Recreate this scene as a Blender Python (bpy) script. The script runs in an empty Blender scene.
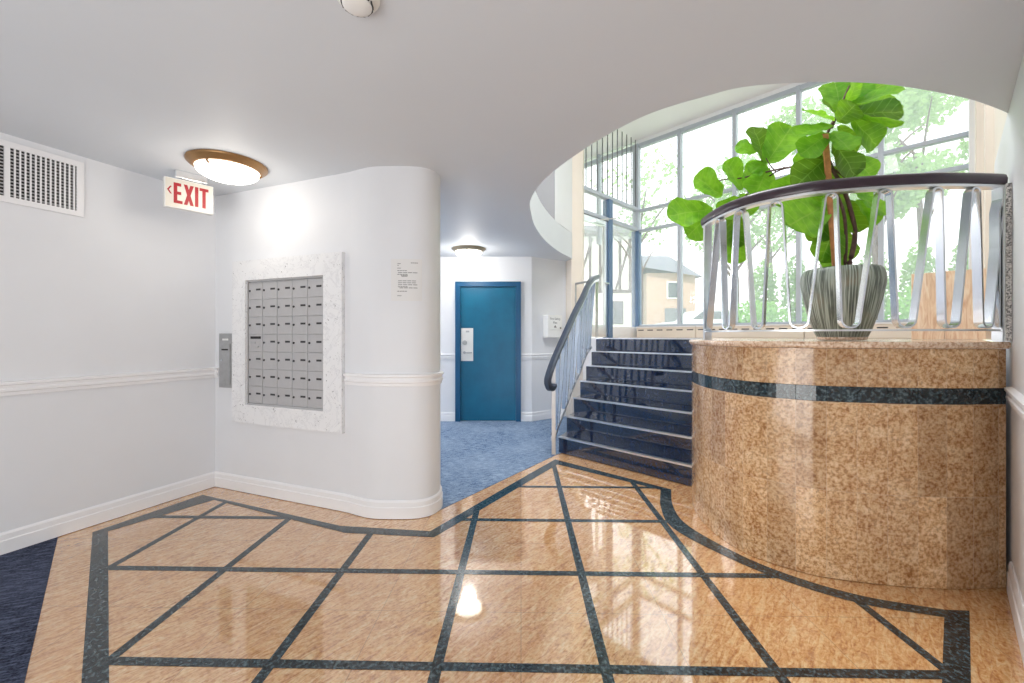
import bpy, bmesh, math, random
from mathutils import Vector, Matrix
from mathutils.geometry import tessellate_polygon
random.seed(7)
SC = bpy.context.scene
COL = SC.collection
F, CX, CY, H = 420.0, 512.0, 336.0, 1.3          # focal length in pixels, principal column, horizon row, eye height
ZC, ZU, ZL = 2.51, 5.1, 1.27                      # low ceiling, high ceiling, raised landing

def fl(px, py, z=0.0):                            # plan point of a photo pixel known to lie at height z
    Y = F * (H - z) / (py - CY)
    return ((px - CX) * Y / F, Y)
def at(px, py, Y):                                # space point of a photo pixel at distance Y
    return Vector(((px - CX) * Y / F, Y, H - (py - CY) * Y / F))
def cr(pts, n=8, closed=False):                   # Catmull-Rom samples
    P = [Vector(p) for p in pts]
    out = []
    for i in range(len(P) - 1):
        p1, p2 = P[i], P[i + 1]
        p0 = P[i - 1] if i else p1 * 2 - p2
        p3 = P[i + 2] if i + 2 < len(P) else p2 * 2 - p1
        for k in range(n):
            t = k / n
            out.append(0.5 * ((2 * p1) + (p2 - p0) * t + (2 * p0 - 5 * p1 + 4 * p2 - p3) * t * t + (3 * p1 - p0 - 3 * p2 + p3) * t ** 3))
    out.append(P[-1].copy())
    return out

# ------------------------------------------------------------------ materials
def srgb(r, g, b):
    f = lambda c: (c / 255 / 12.92) if c / 255 <= 0.04045 else ((c / 255 + 0.055) / 1.055) ** 2.4
    return (f(r), f(g), f(b), 1)
class N:
    def __init__(s, name):
        s.m = bpy.data.materials.new(name); s.m.use_nodes = True
        s.t = s.m.node_tree; s.b = s.t.nodes['Principled BSDF']; s.out = s.t.nodes['Material Output']
    def n(s, typ, **kw):
        x = s.t.nodes.new(typ)
        for k, v in kw.items():
            if k in x.inputs.keys(): x.inputs[k].default_value = v
            else: setattr(x, k, v)
        return x
    def l(s, a, b): s.t.links.new(a, b)
    def set(s, **kw):
        for k, v in kw.items(): s.b.inputs[k.replace('_', ' ')].default_value = v
        return s
    def coords(s, scale=(1, 1, 1), rot=(0, 0, 0)):
        c = s.n('ShaderNodeTexCoord'); m = s.n('ShaderNodeMapping')
        m.inputs['Scale'].default_value = scale; m.inputs['Rotation'].default_value = rot
        s.l(c.outputs['Object'], m.inputs['Vector']); return m.outputs['Vector']
    def streak(s, along, across, rot):             # coordinates stretched along a turned direction
        c = s.n('ShaderNodeTexCoord'); m = s.n('ShaderNodeMapping'); m.vector_type = 'TEXTURE'
        m.inputs['Scale'].default_value = (1 / along, 1 / across, 1); m.inputs['Rotation'].default_value = (0, 0, rot)
        s.l(c.outputs['Object'], m.inputs['Vector']); return m.outputs['Vector']
    def noise(s, vec, scale, detail=4, rough=.55, dist=0):
        x = s.n('ShaderNodeTexNoise'); x.inputs['Scale'].default_value = scale; x.inputs['Detail'].default_value = detail
        x.inputs['Roughness'].default_value = rough; x.inputs['Distortion'].default_value = dist
        s.l(vec, x.inputs['Vector']); return x.outputs['Fac']
    def ramp(s, fac, stops, interp='LINEAR'):
        r = s.n('ShaderNodeValToRGB'); e = r.color_ramp.elements; r.color_ramp.interpolation = interp
        while len(e) < len(stops): e.new(.5)
        for q, (p, c) in zip(e, stops): q.position = p; q.color = c
        s.l(fac, r.inputs['Fac']); return r.outputs['Color']
    def mix(s, fac, a, b, mode='MIX'):
        x = s.n('ShaderNodeMixRGB', blend_type=mode)
        for inp, v in (('Fac', fac), ('Color1', a), ('Color2', b)):
            if hasattr(v, 'links'): s.l(v, x.inputs[inp])
            else: x.inputs[inp].default_value = v
        return x.outputs['Color']
    def math(s, op, a, b=None, c=None):
        x = s.n('ShaderNodeMath', operation=op)
        for i, v in enumerate((a, b, c)):
            if v is None: continue
            if hasattr(v, 'links'): s.l(v, x.inputs[i])
            else: x.inputs[i].default_value = v
        return x.outputs[0]
    def base(s, sock): s.l(sock, s.b.inputs['Base Color']); return s
    def bump(s, sock, strength=.2, dist=.01):
        b = s.n('ShaderNodeBump'); b.inputs['Strength'].default_value = strength; b.inputs['Distance'].default_value = dist
        s.l(sock, b.inputs['Height']); s.l(b.outputs['Normal'], s.b.inputs['Normal']); return s

M = {}
def paint(key, c, rough=.5, var=.03, scale=3, metal=0, **kw):
    k = N(key); v = k.coords(); f = k.noise(v, scale)
    d = tuple(max(0, x * (1 - var * 2)) for x in c[:3]) + (1,)
    k.base(k.ramp(f, [(.3, d), (.7, c)])); k.set(Roughness=rough, Metallic=metal, **kw)
    M[key] = k.m; return k
paint('wall_paint', srgb(228, 230, 234), .55, .012)
paint('ceiling_paint', srgb(214, 219, 225), .6, .012, 1.5)
paint('shaded_paint', srgb(160, 160, 162), .6, .02)  # gray puts the shade of the upper back wall into its colour
paint('trim_paint', srgb(240, 240, 242), .4, .01)
paint('cream_paint', srgb(235, 226, 214), .5, .02)
paint('door_blue', srgb(0, 104, 140), .38, .10, 4)
paint('frame_blue', srgb(14, 84, 126), .35, .05, 4)
paint('chrome', (.80, .83, .87, 1), .20, .04, 8, 1)
paint('bright_steel', (.86, .88, .9, 1), .28, .05, 8, 1)
paint('blue_steel', (.74, .81, .90, 1), .25, .05, 8, 1)
paint('dark_rod', srgb(112, 114, 118), .5, .05)
paint('steel', (.52, .53, .54, 1), .42, .08, 20, .8)
paint('mail_metal', srgb(188, 188, 190), .45, .02, 30, .25)
paint('handrail', srgb(54, 36, 48), .3, .12, 20, 0, Coat_Weight=.25)
paint('handrail_navy', srgb(68, 78, 96), .3, .1, 15, .2, Coat_Weight=.3)
paint('bronze', srgb(170, 130, 84), .35, .15, 6, .5)
paint('nickel', srgb(176, 164, 140), .35, .1, 6, .5)
paint('black', srgb(25, 25, 27), .5, .05)
paint('dark_slot', srgb(60, 60, 63), .6, .05)
paint('white_plastic', srgb(234, 234, 232), .4, .01)
paint('red', srgb(158, 0, 22), .45, .05)
paint('mullion', srgb(186, 193, 203), .45, .05, 4, .1)
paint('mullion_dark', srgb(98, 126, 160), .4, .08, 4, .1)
paint('paper', srgb(228, 228, 228), .7, .01)
paint('ink', srgb(120, 120, 122), .8, .02)
paint('soil', srgb(70, 55, 42), .9, .3, 40)
paint('twig', srgb(96, 66, 56), .7, .25, 30)
paint('stake', srgb(196, 132, 78), .6, .2, 30)
paint('leaf_stalk', srgb(150, 170, 110), .6, .1, 30)
paint('concrete', srgb(205, 205, 200), .8, .05)
paint('roof_slate', srgb(120, 122, 130), .7, .1, 8)
paint('pale_render', srgb(246, 244, 238), .8, .04)
paint('dark_timber', srgb(92, 86, 84), .7, .1)
paint('car_white', srgb(235, 238, 240), .2, .01)
paint('pane_dark', srgb(80, 88, 96), .15, .1)

def emissive(key, c, e):
    k = N(key); k.set(Base_Color=c, Emission_Color=c, Emission_Strength=e, Roughness=.3); M[key] = k.m
emissive('lit_glass', (1, .96, .88, 1), 3.4)
emissive('sign_face', (.60, .57, .51, 1), .10)

# floor granite slabs with hair joints on a turned grid
ROT = math.atan2(9, 420)                          # the floor grid is turned a degree from the camera axis
GS, GX, GY = .66, .33, 1.645                      # module, first line offsets
def granite_floor():
    k = N('floor_granite')
    v = k.coords((1, 1, 1), (0, 0, ROT))
    st = k.streak(2.4, 9, math.radians(48))
    a = k.noise(st, 4.5, 6, .65, 1.4); b = k.noise(v, 60, 3, .6); c = k.noise(v, 1.1, 3)
    col = k.ramp(a, [(.36, srgb(162, 96, 44)), (.45, srgb(208, 148, 84)), (.53, srgb(228, 180, 118)), (.63, srgb(242, 212, 164))])
    col = k.mix(.3, col, k.ramp(b, [(.38, srgb(150, 92, 48)), (.6, srgb(240, 206, 166))]))
    col = k.mix(k.ramp(c, [(.35, (0, 0, 0, 1)), (.7, (.35, .35, .35, 1))]), col, srgb(212, 150, 90))
    sep = k.n('ShaderNodeSeparateXYZ'); k.l(v, sep.inputs[0])
    js = []
    for s_, off in ((sep.outputs[0], 0.0), (sep.outputs[1], GY + GS / 2)):
        m = k.math('MULTIPLY', k.math('SUBTRACT', s_, off), 1 / GS)
        d = k.math('ABSOLUTE', k.math('SUBTRACT', k.math('FRACT', k.math('ADD', m, 100.5)), .5))
        js.append(k.math('LESS_THAN', d, .0022))
    j = k.math('MAXIMUM', js[0], js[1])
    col = k.mix(k.math('MULTIPLY', j, .5), col, srgb(90, 70, 55))
    k.base(col); k.set(Roughness=.10, Coat_Weight=1.0, Coat_Roughness=.035, Coat_IOR=2.25)
    M['floor_granite'] = k.m
granite_floor()
def dark_granite(key, base, spec, coat=.6, rough=.12, fleck=srgb(104, 122, 126)):
    k = N(key); v = k.coords()
    a = k.noise(v, 60, 3, .6); b = k.noise(v, 26, 4)
    col = k.ramp(a, [(.46, base), (.54, spec), (.64, fleck)])
    col = k.mix(.35, col, k.ramp(b, [(.42, tuple(x * .4 for x in base[:3]) + (1,)), (.6, spec)]))
    k.base(col); k.set(Roughness=rough, Coat_Weight=coat, Coat_Roughness=.03, Coat_IOR=1.6); M[key] = k.m; return k
dark_granite('strip_granite', srgb(18, 28, 32), srgb(52, 70, 78), .3, .16)
dark_granite('stair_granite', srgb(6, 17, 40), srgb(16, 38, 72), 1.0, .08, srgb(30, 58, 98))

def counter_granite():                            # tiled facing: uses UV (metres along the curve, height)
    k = N('counter_granite')
    tc = k.n('ShaderNodeTexCoord'); sep = k.n('ShaderNodeSeparateXYZ'); k.l(tc.outputs['UV'], sep.inputs[0])
    u, w = sep.outputs[0], sep.outputs[1]
    v = k.coords()
    W = .138
    row = k.math('FLOOR', k.math('MULTIPLY', k.math('ADD', w, .0), 1 / .472))
    band = k.math('GREATER_THAN', w, 1.0)
    id1 = k.math('FLOOR', k.math('MULTIPLY', u, 1 / W))
    cmb = k.n('ShaderNodeCombineXYZ'); k.l(id1, cmb.inputs[0]); k.l(k.math('ADD', row, band), cmb.inputs[1])
    wn = k.n('ShaderNodeTexWhiteNoise', noise_dimensions='3D'); k.l(cmb.outputs[0], wn.inputs['Vector'])
    off = k.n('ShaderNodeVectorMath', operation='SCALE'); k.l(wn.outputs['Color'], off.inputs[0]); off.inputs['Scale'].default_value = 9
    add = k.n('ShaderNodeVectorMath', operation='ADD'); k.l(v, add.inputs[0]); k.l(off.outputs[0], add.inputs[1])
    vv = add.outputs[0]
    a = k.noise(vv, 11, 5, .65, 1.0); b = k.noise(vv, 62, 3, .65); c = k.noise(vv, 130, 2)
    col = k.ramp(a, [(.36, srgb(164, 114, 66)), (.49, srgb(202, 160, 112)), (.62, srgb(230, 202, 164))])
    col = k.mix(.55, col, k.ramp(b, [(.38, srgb(128, 82, 44)), (.48, srgb(200, 158, 110)), (.6, srgb(236, 210, 174))]))
    col = k.mix(k.ramp(c, [(.62, (0, 0, 0, 1)), (.72, (.55, .55, .55, 1))]), col, srgb(104, 74, 50))
    col = k.mix(1.0, col, k.ramp(wn.outputs['Value'], [(0, (.74, .69, .65, 1)), (1, (1.10, 1.09, 1.08, 1))]), 'MULTIPLY')
    fu = k.math('ABSOLUTE', k.math('SUBTRACT', k.math('FRACT', k.math('ADD', k.math('MULTIPLY', u, 1 / W), .5)), .5))
    fw = k.math('ABSOLUTE', k.math('SUBTRACT', k.math('FRACT', k.math('ADD', k.math('MULTIPLY', k.math('ADD', w, .0), 1 / .472), .5)), .5))
    j = k.math('MAXIMUM', k.math('LESS_THAN', fu, .009), k.math('LESS_THAN', fw, .0028))
    col = k.mix(k.math('MULTIPLY', j, .35), col, srgb(215, 200, 180))
    k.base(col); k.set(Roughness=.2, Coat_Weight=.4, Coat_Roughness=.05); M['counter_granite'] = k.m
counter_granite()
def slab_stone():
    k = N('slab_granite'); v = k.coords(); b = k.noise(v, 70, 3, .6)
    k.base(k.ramp(b, [(.35, srgb(178, 138, 108)), (.5, srgb(216, 186, 158)), (.65, srgb(232, 212, 190))])); k.set(Roughness=.2, Coat_Weight=.4)
    M['slab_granite'] = k.m
    k = N('speckled_granite'); v = k.coords(); b = k.noise(v, 120, 3, .6)
    k.base(k.ramp(b, [(.4, srgb(90, 88, 86)), (.5, srgb(165, 162, 156)), (.6, srgb(205, 200, 195))])); k.set(Roughness=.3)
    M['speckled_granite'] = k.m
slab_stone()
def marble():
    k = N('marble'); v = k.coords(); a = k.noise(v, 3.5, 8, .65, 2.0); b = k.noise(v, 34, 2, .5, 2)
    col = k.ramp(a, [(.47, srgb(236, 237, 239)), (.5, srgb(224, 225, 228)), (.53, srgb(236, 237, 239))])
    col = k.mix(k.ramp(b, [(.28, (.75, .75, .75, 1)), (.33, (0, 0, 0, 1))]), col, srgb(110, 110, 114))
    k.base(col); k.set(Roughness=.25); M['marble'] = k.m
marble()
def carpet(key, cols):
    k = N(key); v = k.streak(5, 30, math.radians(20)); w = k.coords()
    a = k.noise(v, 2.2, 4, .7); b = k.noise(w, 110, 2); c = k.noise(w, 1.6, 3)
    col = k.ramp(a, [(.41, cols[0]), (.5, cols[1]), (.59, cols[2])])
    col = k.mix(.4, col, k.ramp(b, [(.35, cols[0]), (.65, cols[2])]))
    col = k.mix(k.ramp(c, [(.4, (0, 0, 0, 1)), (.65, (.3, .3, .3, 1))]), col, cols[2])
    k.base(col); k.set(Roughness=.95, Specular_IOR_Level=.1); k.bump(b, .5, .004); M[key] = k.m
carpet('carpet_blue', (srgb(40, 62, 96), srgb(96, 124, 158), srgb(160, 178, 200)))
carpet('carpet_navy', (srgb(10, 11, 18), srgb(36, 42, 62), srgb(100, 108, 132)))
def wood():
    k = N('pale_wood'); v = k.coords((6, 6, .8)); a = k.noise(v, 6, 5, .6, 1.2)
    k.base(k.ramp(a, [(.36, srgb(214, 176, 144)), (.5, srgb(234, 206, 178)), (.62, srgb(244, 224, 202))])); k.set(Roughness=.5)
    M['pale_wood'] = k.m
wood()
def leaf_mat(key, c0, c1, trans, tc):
    k = N(key); v = k.coords()
    a = k.noise(v, 14, 3)
    att = k.n('ShaderNodeVertexColor', layer_name='tint')
    col = k.mix(1.0, k.ramp(a, [(.3, c0), (.7, c1)]), att.outputs['Color'], 'MULTIPLY')
    uv = k.n('ShaderNodeTexCoord'); sep = k.n('ShaderNodeSeparateXYZ'); k.l(uv.outputs['UV'], sep.inputs[0])
    au = k.math('ABSOLUTE', k.math('SUBTRACT', sep.outputs[0], .5))
    rib = k.math('LESS_THAN', au, .018)
    lat = k.math('FRACT', k.math('SUBTRACT', k.math('MULTIPLY', sep.outputs[1], 6.5), k.math('MULTIPLY', au, 2.2)))
    vein = k.math('LESS_THAN', lat, .09)
    col = k.mix(k.math('MULTIPLY', k.math('MAXIMUM', rib, vein), .38), col, srgb(176, 205, 100))
    k.base(col); k.set(Roughness=.38)
    tr = k.n('ShaderNodeBsdfTranslucent'); k.l(k.mix(.5, col, tc), tr.inputs['Color'])
    ms = k.n('ShaderNodeMixShader'); ms.inputs[0].default_value = trans
    k.l(k.b.outputs[0], ms.inputs[1]); k.l(tr.outputs[0], ms.inputs[2]); k.l(ms.outputs[0], k.out.inputs['Surface'])
    M[key] = k.m
leaf_mat('fig_leaf', srgb(78, 148, 32), srgb(142, 202, 58), .5, srgb(168, 226, 50))
def tree_mat(key, c, tc, t=.45):
    k = N(key); v = k.coords(); a = k.noise(v, 2.2, 3)
    col = k.ramp(a, [(.3, tuple(x * .7 for x in c[:3]) + (1,)), (.7, c)])
    k.base(col); k.set(Roughness=.6)
    tr = k.n('ShaderNodeBsdfTranslucent'); tr.inputs['Color'].default_value = tc
    ms = k.n('ShaderNodeMixShader'); ms.inputs[0].default_value = t
    k.l(k.b.outputs[0], ms.inputs[1]); k.l(tr.outputs[0], ms.inputs[2]); k.l(ms.outputs[0], k.out.inputs['Surface']); M[key] = k.m
tree_mat('tree_leaf', srgb(138, 176, 106), srgb(172, 206, 124))
tree_mat('bush_leaf', srgb(120, 174, 76), srgb(165, 215, 96))
def brick():
    k = N('pale_brick'); v = k.coords((1, 1, 1), (math.radians(90), 0, 0))
    b = k.n('ShaderNodeTexBrick'); b.inputs['Scale'].default_value = 5
    b.inputs['Color1'].default_value = srgb(176, 140, 118); b.inputs['Color2'].default_value = srgb(196, 164, 142); b.inputs['Mortar'].default_value = srgb(205, 195, 185)
    k.l(v, b.inputs['Vector']); k.base(b.outputs['Color']); k.set(Roughness=.85); M['pale_brick'] = k.m
brick()
def pot_mat():
    k = N('ribbed_glaze'); v = k.coords(); a = k.noise(v, 5, 4); sp = k.n('ShaderNodeSeparateXYZ'); k.l(v, sp.inputs[0]); an = k.math('ARCTAN2', sp.outputs[1], sp.outputs[0]); cb = k.n('ShaderNodeCombineXYZ'); k.l(k.math('MULTIPLY', an, 28), cb.inputs[0]); k.l(k.math('MULTIPLY', sp.outputs[2], 3), cb.inputs[1]); b = k.noise(cb.outputs[0], 1.0, 2)
    col = k.ramp(a, [(.35, srgb(66, 74, 70)), (.55, srgb(98, 106, 94)), (.7, srgb(126, 116, 94))])
    col = k.mix(k.ramp(b, [(.47, (0, 0, 0, 1)), (.56, (.75, .75, .75, 1))]), col, srgb(178, 188, 176))
    k.base(col); k.set(Roughness=.4, Coat_Weight=.2); M['ribbed_glaze'] = k.m
pot_mat()
def glass():
    k = N('window_glass'); v = k.coords()
    tp = k.n('ShaderNodeBsdfTransparent'); tp.inputs[0].default_value = (1, 1, 1, 1)
    tl = k.n('ShaderNodeBsdfTranslucent'); tl.inputs[0].default_value = (.95, .97, 1, 1)  # white veil mixed into the glass, imitating washed-out overexposed daylight
    gl = k.n('ShaderNodeBsdfGlossy'); gl.inputs['Roughness'].default_value = .02
    m1 = k.n('ShaderNodeMixShader'); k.l(k.ramp(k.noise(v, 1.2, 3), [(.3, (.15,) * 3 + (1,)), (.7, (.20,) * 3 + (1,))]), m1.inputs[0])
    k.l(tp.outputs[0], m1.inputs[1]); k.l(tl.outputs[0], m1.inputs[2])
    lw = k.n('ShaderNodeLayerWeight'); lw.inputs['Blend'].default_value = .5; fac = k.math('MULTIPLY_ADD', k.math('POWER', lw.outputs['Facing'], 4), .35, .02)
    m2 = k.n('ShaderNodeMixShader'); k.l(fac, m2.inputs[0]); k.l(m1.outputs[0], m2.inputs[1]); k.l(gl.outputs[0], m2.inputs[2])
    k.l(m2.outputs[0], k.out.inputs['Surface']); M['window_glass'] = k.m
glass()
def ground_mat():
    k = N('outdoor_ground'); v = k.coords(); a = k.noise(v, 1.5, 4)
    k.base(k.ramp(a, [(.4, srgb(150, 175, 110)), (.6, srgb(205, 205, 195))])); k.set(Roughness=.9); M['outdoor_ground'] = k.m
ground_mat()

# ------------------------------------------------------------------ mesh helpers
def obj(name, bm, mats, parent=None, smooth=None):
    me = bpy.data.meshes.new(name)
    bmesh.ops.recalc_face_normals(bm, faces=bm.faces)
    if parent is not None:
        inv = Matrix.LocRotScale(parent.location, parent.rotation_euler, None).inverted() if parent.parent is None else \
            (Matrix.LocRotScale(parent.parent.location, parent.parent.rotation_euler, None)).inverted()
        bm.transform(inv)
    bm.to_mesh(me); bm.free()
    for m in (mats if isinstance(mats, (list, tuple)) else [mats]): me.materials.append(M[m])
    o = bpy.data.objects.new(name, me); COL.objects.link(o)
    if parent is not None: o.parent = parent
    if smooth:
        for p in me.polygons: p.use_smooth = True
        try: me.set_sharp_from_angle(angle=math.radians(smooth))
        except Exception: pass
    return o
def tag(o, label=None, cat=None, group=None, kind=None):
    if label: o['label'] = label
    if cat: o['category'] = cat
    if group: o['group'] = group
    if kind: o['kind'] = kind
    return o
def thing(name, label, cat, loc, rz=0, group=None, kind=None):
    o = bpy.data.objects.new(name, None); COL.objects.link(o); o.empty_display_size = .1
    o.location = loc; o.rotation_euler = (0, 0, rz)
    return tag(o, label, cat, group, kind)
def struct(o, label=None): return tag(o, label, None, None, 'structure')
def face(bm, co, mi=0):
    f = bm.faces.new([bm.verts.new(c) for c in co]); f.material_index = mi; return f
def prism(bm, poly, z0, z1, mi=0):
    n = len(poly)
    lo = [bm.verts.new((p[0], p[1], z0)) for p in poly]; hi = [bm.verts.new((p[0], p[1], z1)) for p in poly]
    fs = []
    if n <= 4: fs += [bm.faces.new(lo[::-1]), bm.faces.new(hi)]
    else:
        for t in tessellate_polygon([[Vector((p[0], p[1], 0)) for p in poly]]):
            fs += [bm.faces.new([lo[i] for i in t]), bm.faces.new([hi[i] for i in t])]
    for i in range(n): fs.append(bm.faces.new((lo[i], lo[(i + 1) % n], hi[(i + 1) % n], hi[i])))
    for f in fs: f.material_index = mi
def P(poly, z0, z1):
    bm = bmesh.new(); prism(bm, poly, z0, z1); return bm
class Fr:                                         # a wall-side frame: a along the wall, h height, d out of the wall
    def __init__(s, o, u, n):
        s.o = Vector((o[0], o[1], 0)); s.u = Vector((u[0], u[1], 0)).normalized(); s.n = Vector((n[0], n[1], 0)).normalized()
    def p(s, a, h, d): return s.o + s.u * a + s.n * d + Vector((0, 0, h))
    def box(s, bm, a0, a1, h0, h1, d0, d1, mi=0):
        v = [bm.verts.new(s.p(a, h, d)) for a in (a0, a1) for h in (h0, h1) for d in (d0, d1)]
        for q in ((0, 1, 3, 2), (4, 6, 7, 5), (0, 4, 5, 1), (2, 3, 7, 6), (0, 2, 6, 4), (1, 5, 7, 3)):
            bm.faces.new([v[i] for i in q]).material_index = mi
    def B(s, *a, bev=0):
        bm = bmesh.new(); s.box(bm, *a)
        if bev: bmesh.ops.bevel(bm, geom=bm.edges[:], offset=bev, segments=2, affect='EDGES', profile=.5)
        return bm
    def disc(s, bm, a, h, r, d0, d1, n=20, r1=None):
        r1 = r if r1 is None else r1
        A = [bm.verts.new(s.p(a + r * math.cos(t * 2 * math.pi / n), h + r * math.sin(t * 2 * math.pi / n), d0)) for t in range(n)]
        Bv = [bm.verts.new(s.p(a + r1 * math.cos(t * 2 * math.pi / n), h + r1 * math.sin(t * 2 * math.pi / n), d1)) for t in range(n)]
        for i in range(n): bm.faces.new((A[i], A[(i + 1) % n], Bv[(i + 1) % n], Bv[i]))
        bm.faces.new(A[::-1]); bm.faces.new(Bv)
XY = Fr((0, 0), (1, 0), (0, 1))
def nrm2(path):                                   # mitred left-hand normals of a plan polyline
    out = []
    for i in range(len(path)):
        ds = []
        if i: ds.append((Vector(path[i][:2]) - Vector(path[i - 1][:2])).normalized())
        if i + 1 < len(path): ds.append((Vector(path[i + 1][:2]) - Vector(path[i][:2])).normalized())
        ns = [Vector((-d.y, d.x)) for d in ds]
        n = sum(ns, Vector((0, 0))).normalized()
        out.append(n / max(.4, n.dot(ns[0])))
    return out
def sweep(bm, path, prof, side=1, mi=0, closed_prof=True):   # prof: (off, z) pairs; path 2-D or 3-D
    ns = nrm2(path); rings = []
    for p, n in zip(path, ns):
        z = p[2] if len(p) > 2 else 0
        rings.append([bm.verts.new((p[0] + n.x * o * side, p[1] + n.y * o * side, z + h)) for o, h in prof])
    k = len(prof)
    for a, b in zip(rings, rings[1:]):
        for i in range(k if closed_prof else k - 1):
            bm.faces.new((a[i], a[(i + 1) % k], b[(i + 1) % k], b[i])).material_index = mi
    if closed_prof:
        bm.faces.new(rings[0][::-1]).material_index = mi; bm.faces.new(rings[-1]).material_index = mi
def sweep3(bm, pts, prof, side):                  # profile kept square to the path; side = fixed level direction
    pts = [Vector(p) for p in pts]; s = Vector(side).normalized(); rings = []; k = len(prof)
    for i, p in enumerate(pts):
        d = (pts[min(i + 1, len(pts) - 1)] - pts[max(i - 1, 0)]).normalized(); u = s.cross(d).normalized()
        rings.append([bm.verts.new(p + s * o + u * h) for o, h in prof])
    for a, b in zip(rings, rings[1:]):
        for i in range(k): bm.faces.new((a[i], a[(i + 1) % k], b[(i + 1) % k], b[i]))
    bm.faces.new(rings[0][::-1]); bm.faces.new(rings[-1])
def tube(bm, pts, r, n=10, r1=None):
    pts = [Vector(p) for p in pts]; rings = []
    up = Vector((0, 0, 1)); m = len(pts)
    for i, p in enumerate(pts):
        d = (pts[min(i + 1, m - 1)] - pts[max(i - 1, 0)]).normalized()
        a = d.cross(up) if abs(d.z) < .95 else d.cross(Vector((1, 0, 0)))
        a.normalize(); b = d.cross(a)
        rr = r if r1 is None else r + (r1 - r) * i / (m - 1)
        rings.append([bm.verts.new(p + (a * math.cos(2 * math.pi * t / n) + b * math.sin(2 * math.pi * t / n)) * rr) for t in range(n)])
    for A, B in zip(rings, rings[1:]):
        for i in range(n): bm.faces.new((A[i], A[(i + 1) % n], B[(i + 1) % n], B[i]))
    bm.faces.new(rings[0][::-1]); bm.faces.new(rings[-1])
def lathe(bm, c, prof, n=48, rib=0.0, mi=0):      # prof: (r, z)
    rings = []
    for r, z in prof:
        rings.append([bm.verts.new((c[0] + (r - (rib if i % 2 else 0) * (r > .05)) * math.cos(2 * math.pi * i / n), c[1] + (r - (rib if i % 2 else 0) * (r > .05)) * math.sin(2 * math.pi * i / n), c[2] + z)) for i in range(n)])
    for A, B in zip(rings, rings[1:]):
        for i in range(n): bm.faces.new((A[i], A[(i + 1) % n], B[(i + 1) % n], B[i])).material_index = mi
    bm.faces.new(rings[0][::-1]); bm.faces.new(rings[-1])
def text(name, s, size, fr, a, h, d, mat, parent, sx=1, bold=0, shear=0):
    cu = bpy.data.curves.new('lettering_curve', 'FONT'); cu.body = s; cu.size = size; cu.align_x = 'CENTER'; cu.align_y = 'CENTER'; cu.extrude = .0008; cu.offset = bold
    tmp = bpy.data.objects.new('lettering_tmp', cu); COL.objects.link(tmp)
    dg = bpy.context.evaluated_depsgraph_get()
    me = bpy.data.meshes.new_from_object(tmp.evaluated_get(dg))
    bm = bmesh.new(); bm.from_mesh(me)
    for v in bm.verts: v.co = fr.p(a + v.co.x * sx, h + v.co.y, d + v.co.z)
    bpy.data.objects.remove(tmp); bpy.data.curves.remove(cu); bpy.data.meshes.remove(me)
    return obj(name, bm, mat, parent)

# ------------------------------------------------------------------ plan of the place
LW0, MC = Vector((-4.9, -2.07)), Vector((-2.57, 3.64))          # left wall runs from behind the camera to the corner
LU = (MC - LW0).normalized()
MU = Vector((.93, -.366)).normalized()                            # the mailbox wall leaves the corner square to it
mail_front = [MC, MC + MU * 1.38] + [p for p in cr([(-1.20, 3.10), (-1.10, 3.045), (-.98, 2.998), (-.80, 2.99), (-.68, 3.0), (-.60, 3.045), (-.555, 3.13), (-.55, 3.22), (-.58, 3.33), (-.68, 3.42), (-.85, 3.5)], 6)]
RK = lambda Y: 1.04 * Y + .32                                     # right wall line
WC = 10.3
def wp(r): Y = WC / (r + .96); return Vector((r * Y, Y))          # point of the window wall on ray r
WU = Vector((.96, -1)).normalized()
VC = wp(.298)                                                     # vestibule corner post
SU = -Vector((1.04, 1)).normalized()                              # side wall with the entrance door
fr_left = Fr(MC, -LU, (LU.y, -LU.x))
fr_mail = Fr(MC, MU, (MU.y, -MU.x))
fr_mail.n = Vector((-.366, -.93, 0)).normalized()
fr_win = Fr(VC, WU, (-1, -.96))
fr_side = Fr(VC, SU, (1, -1.04))

# counter curve (plan), measured along its foot
counter_pts = [(2.32, 5.05), (1.95, 4.32), (1.65, 3.76), (1.505, 3.50), (1.395, 3.25), (1.338, 2.99), (1.335, 2.74), (1.39, 2.53), (1.47, 2.415), (1.632, 2.285), (1.818, 2.22), (2.01, 2.178), (2.217, 2.155), (2.43, 2.158), (2.550, 2.168)]
counter_curve = cr(counter_pts, 8)

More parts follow.
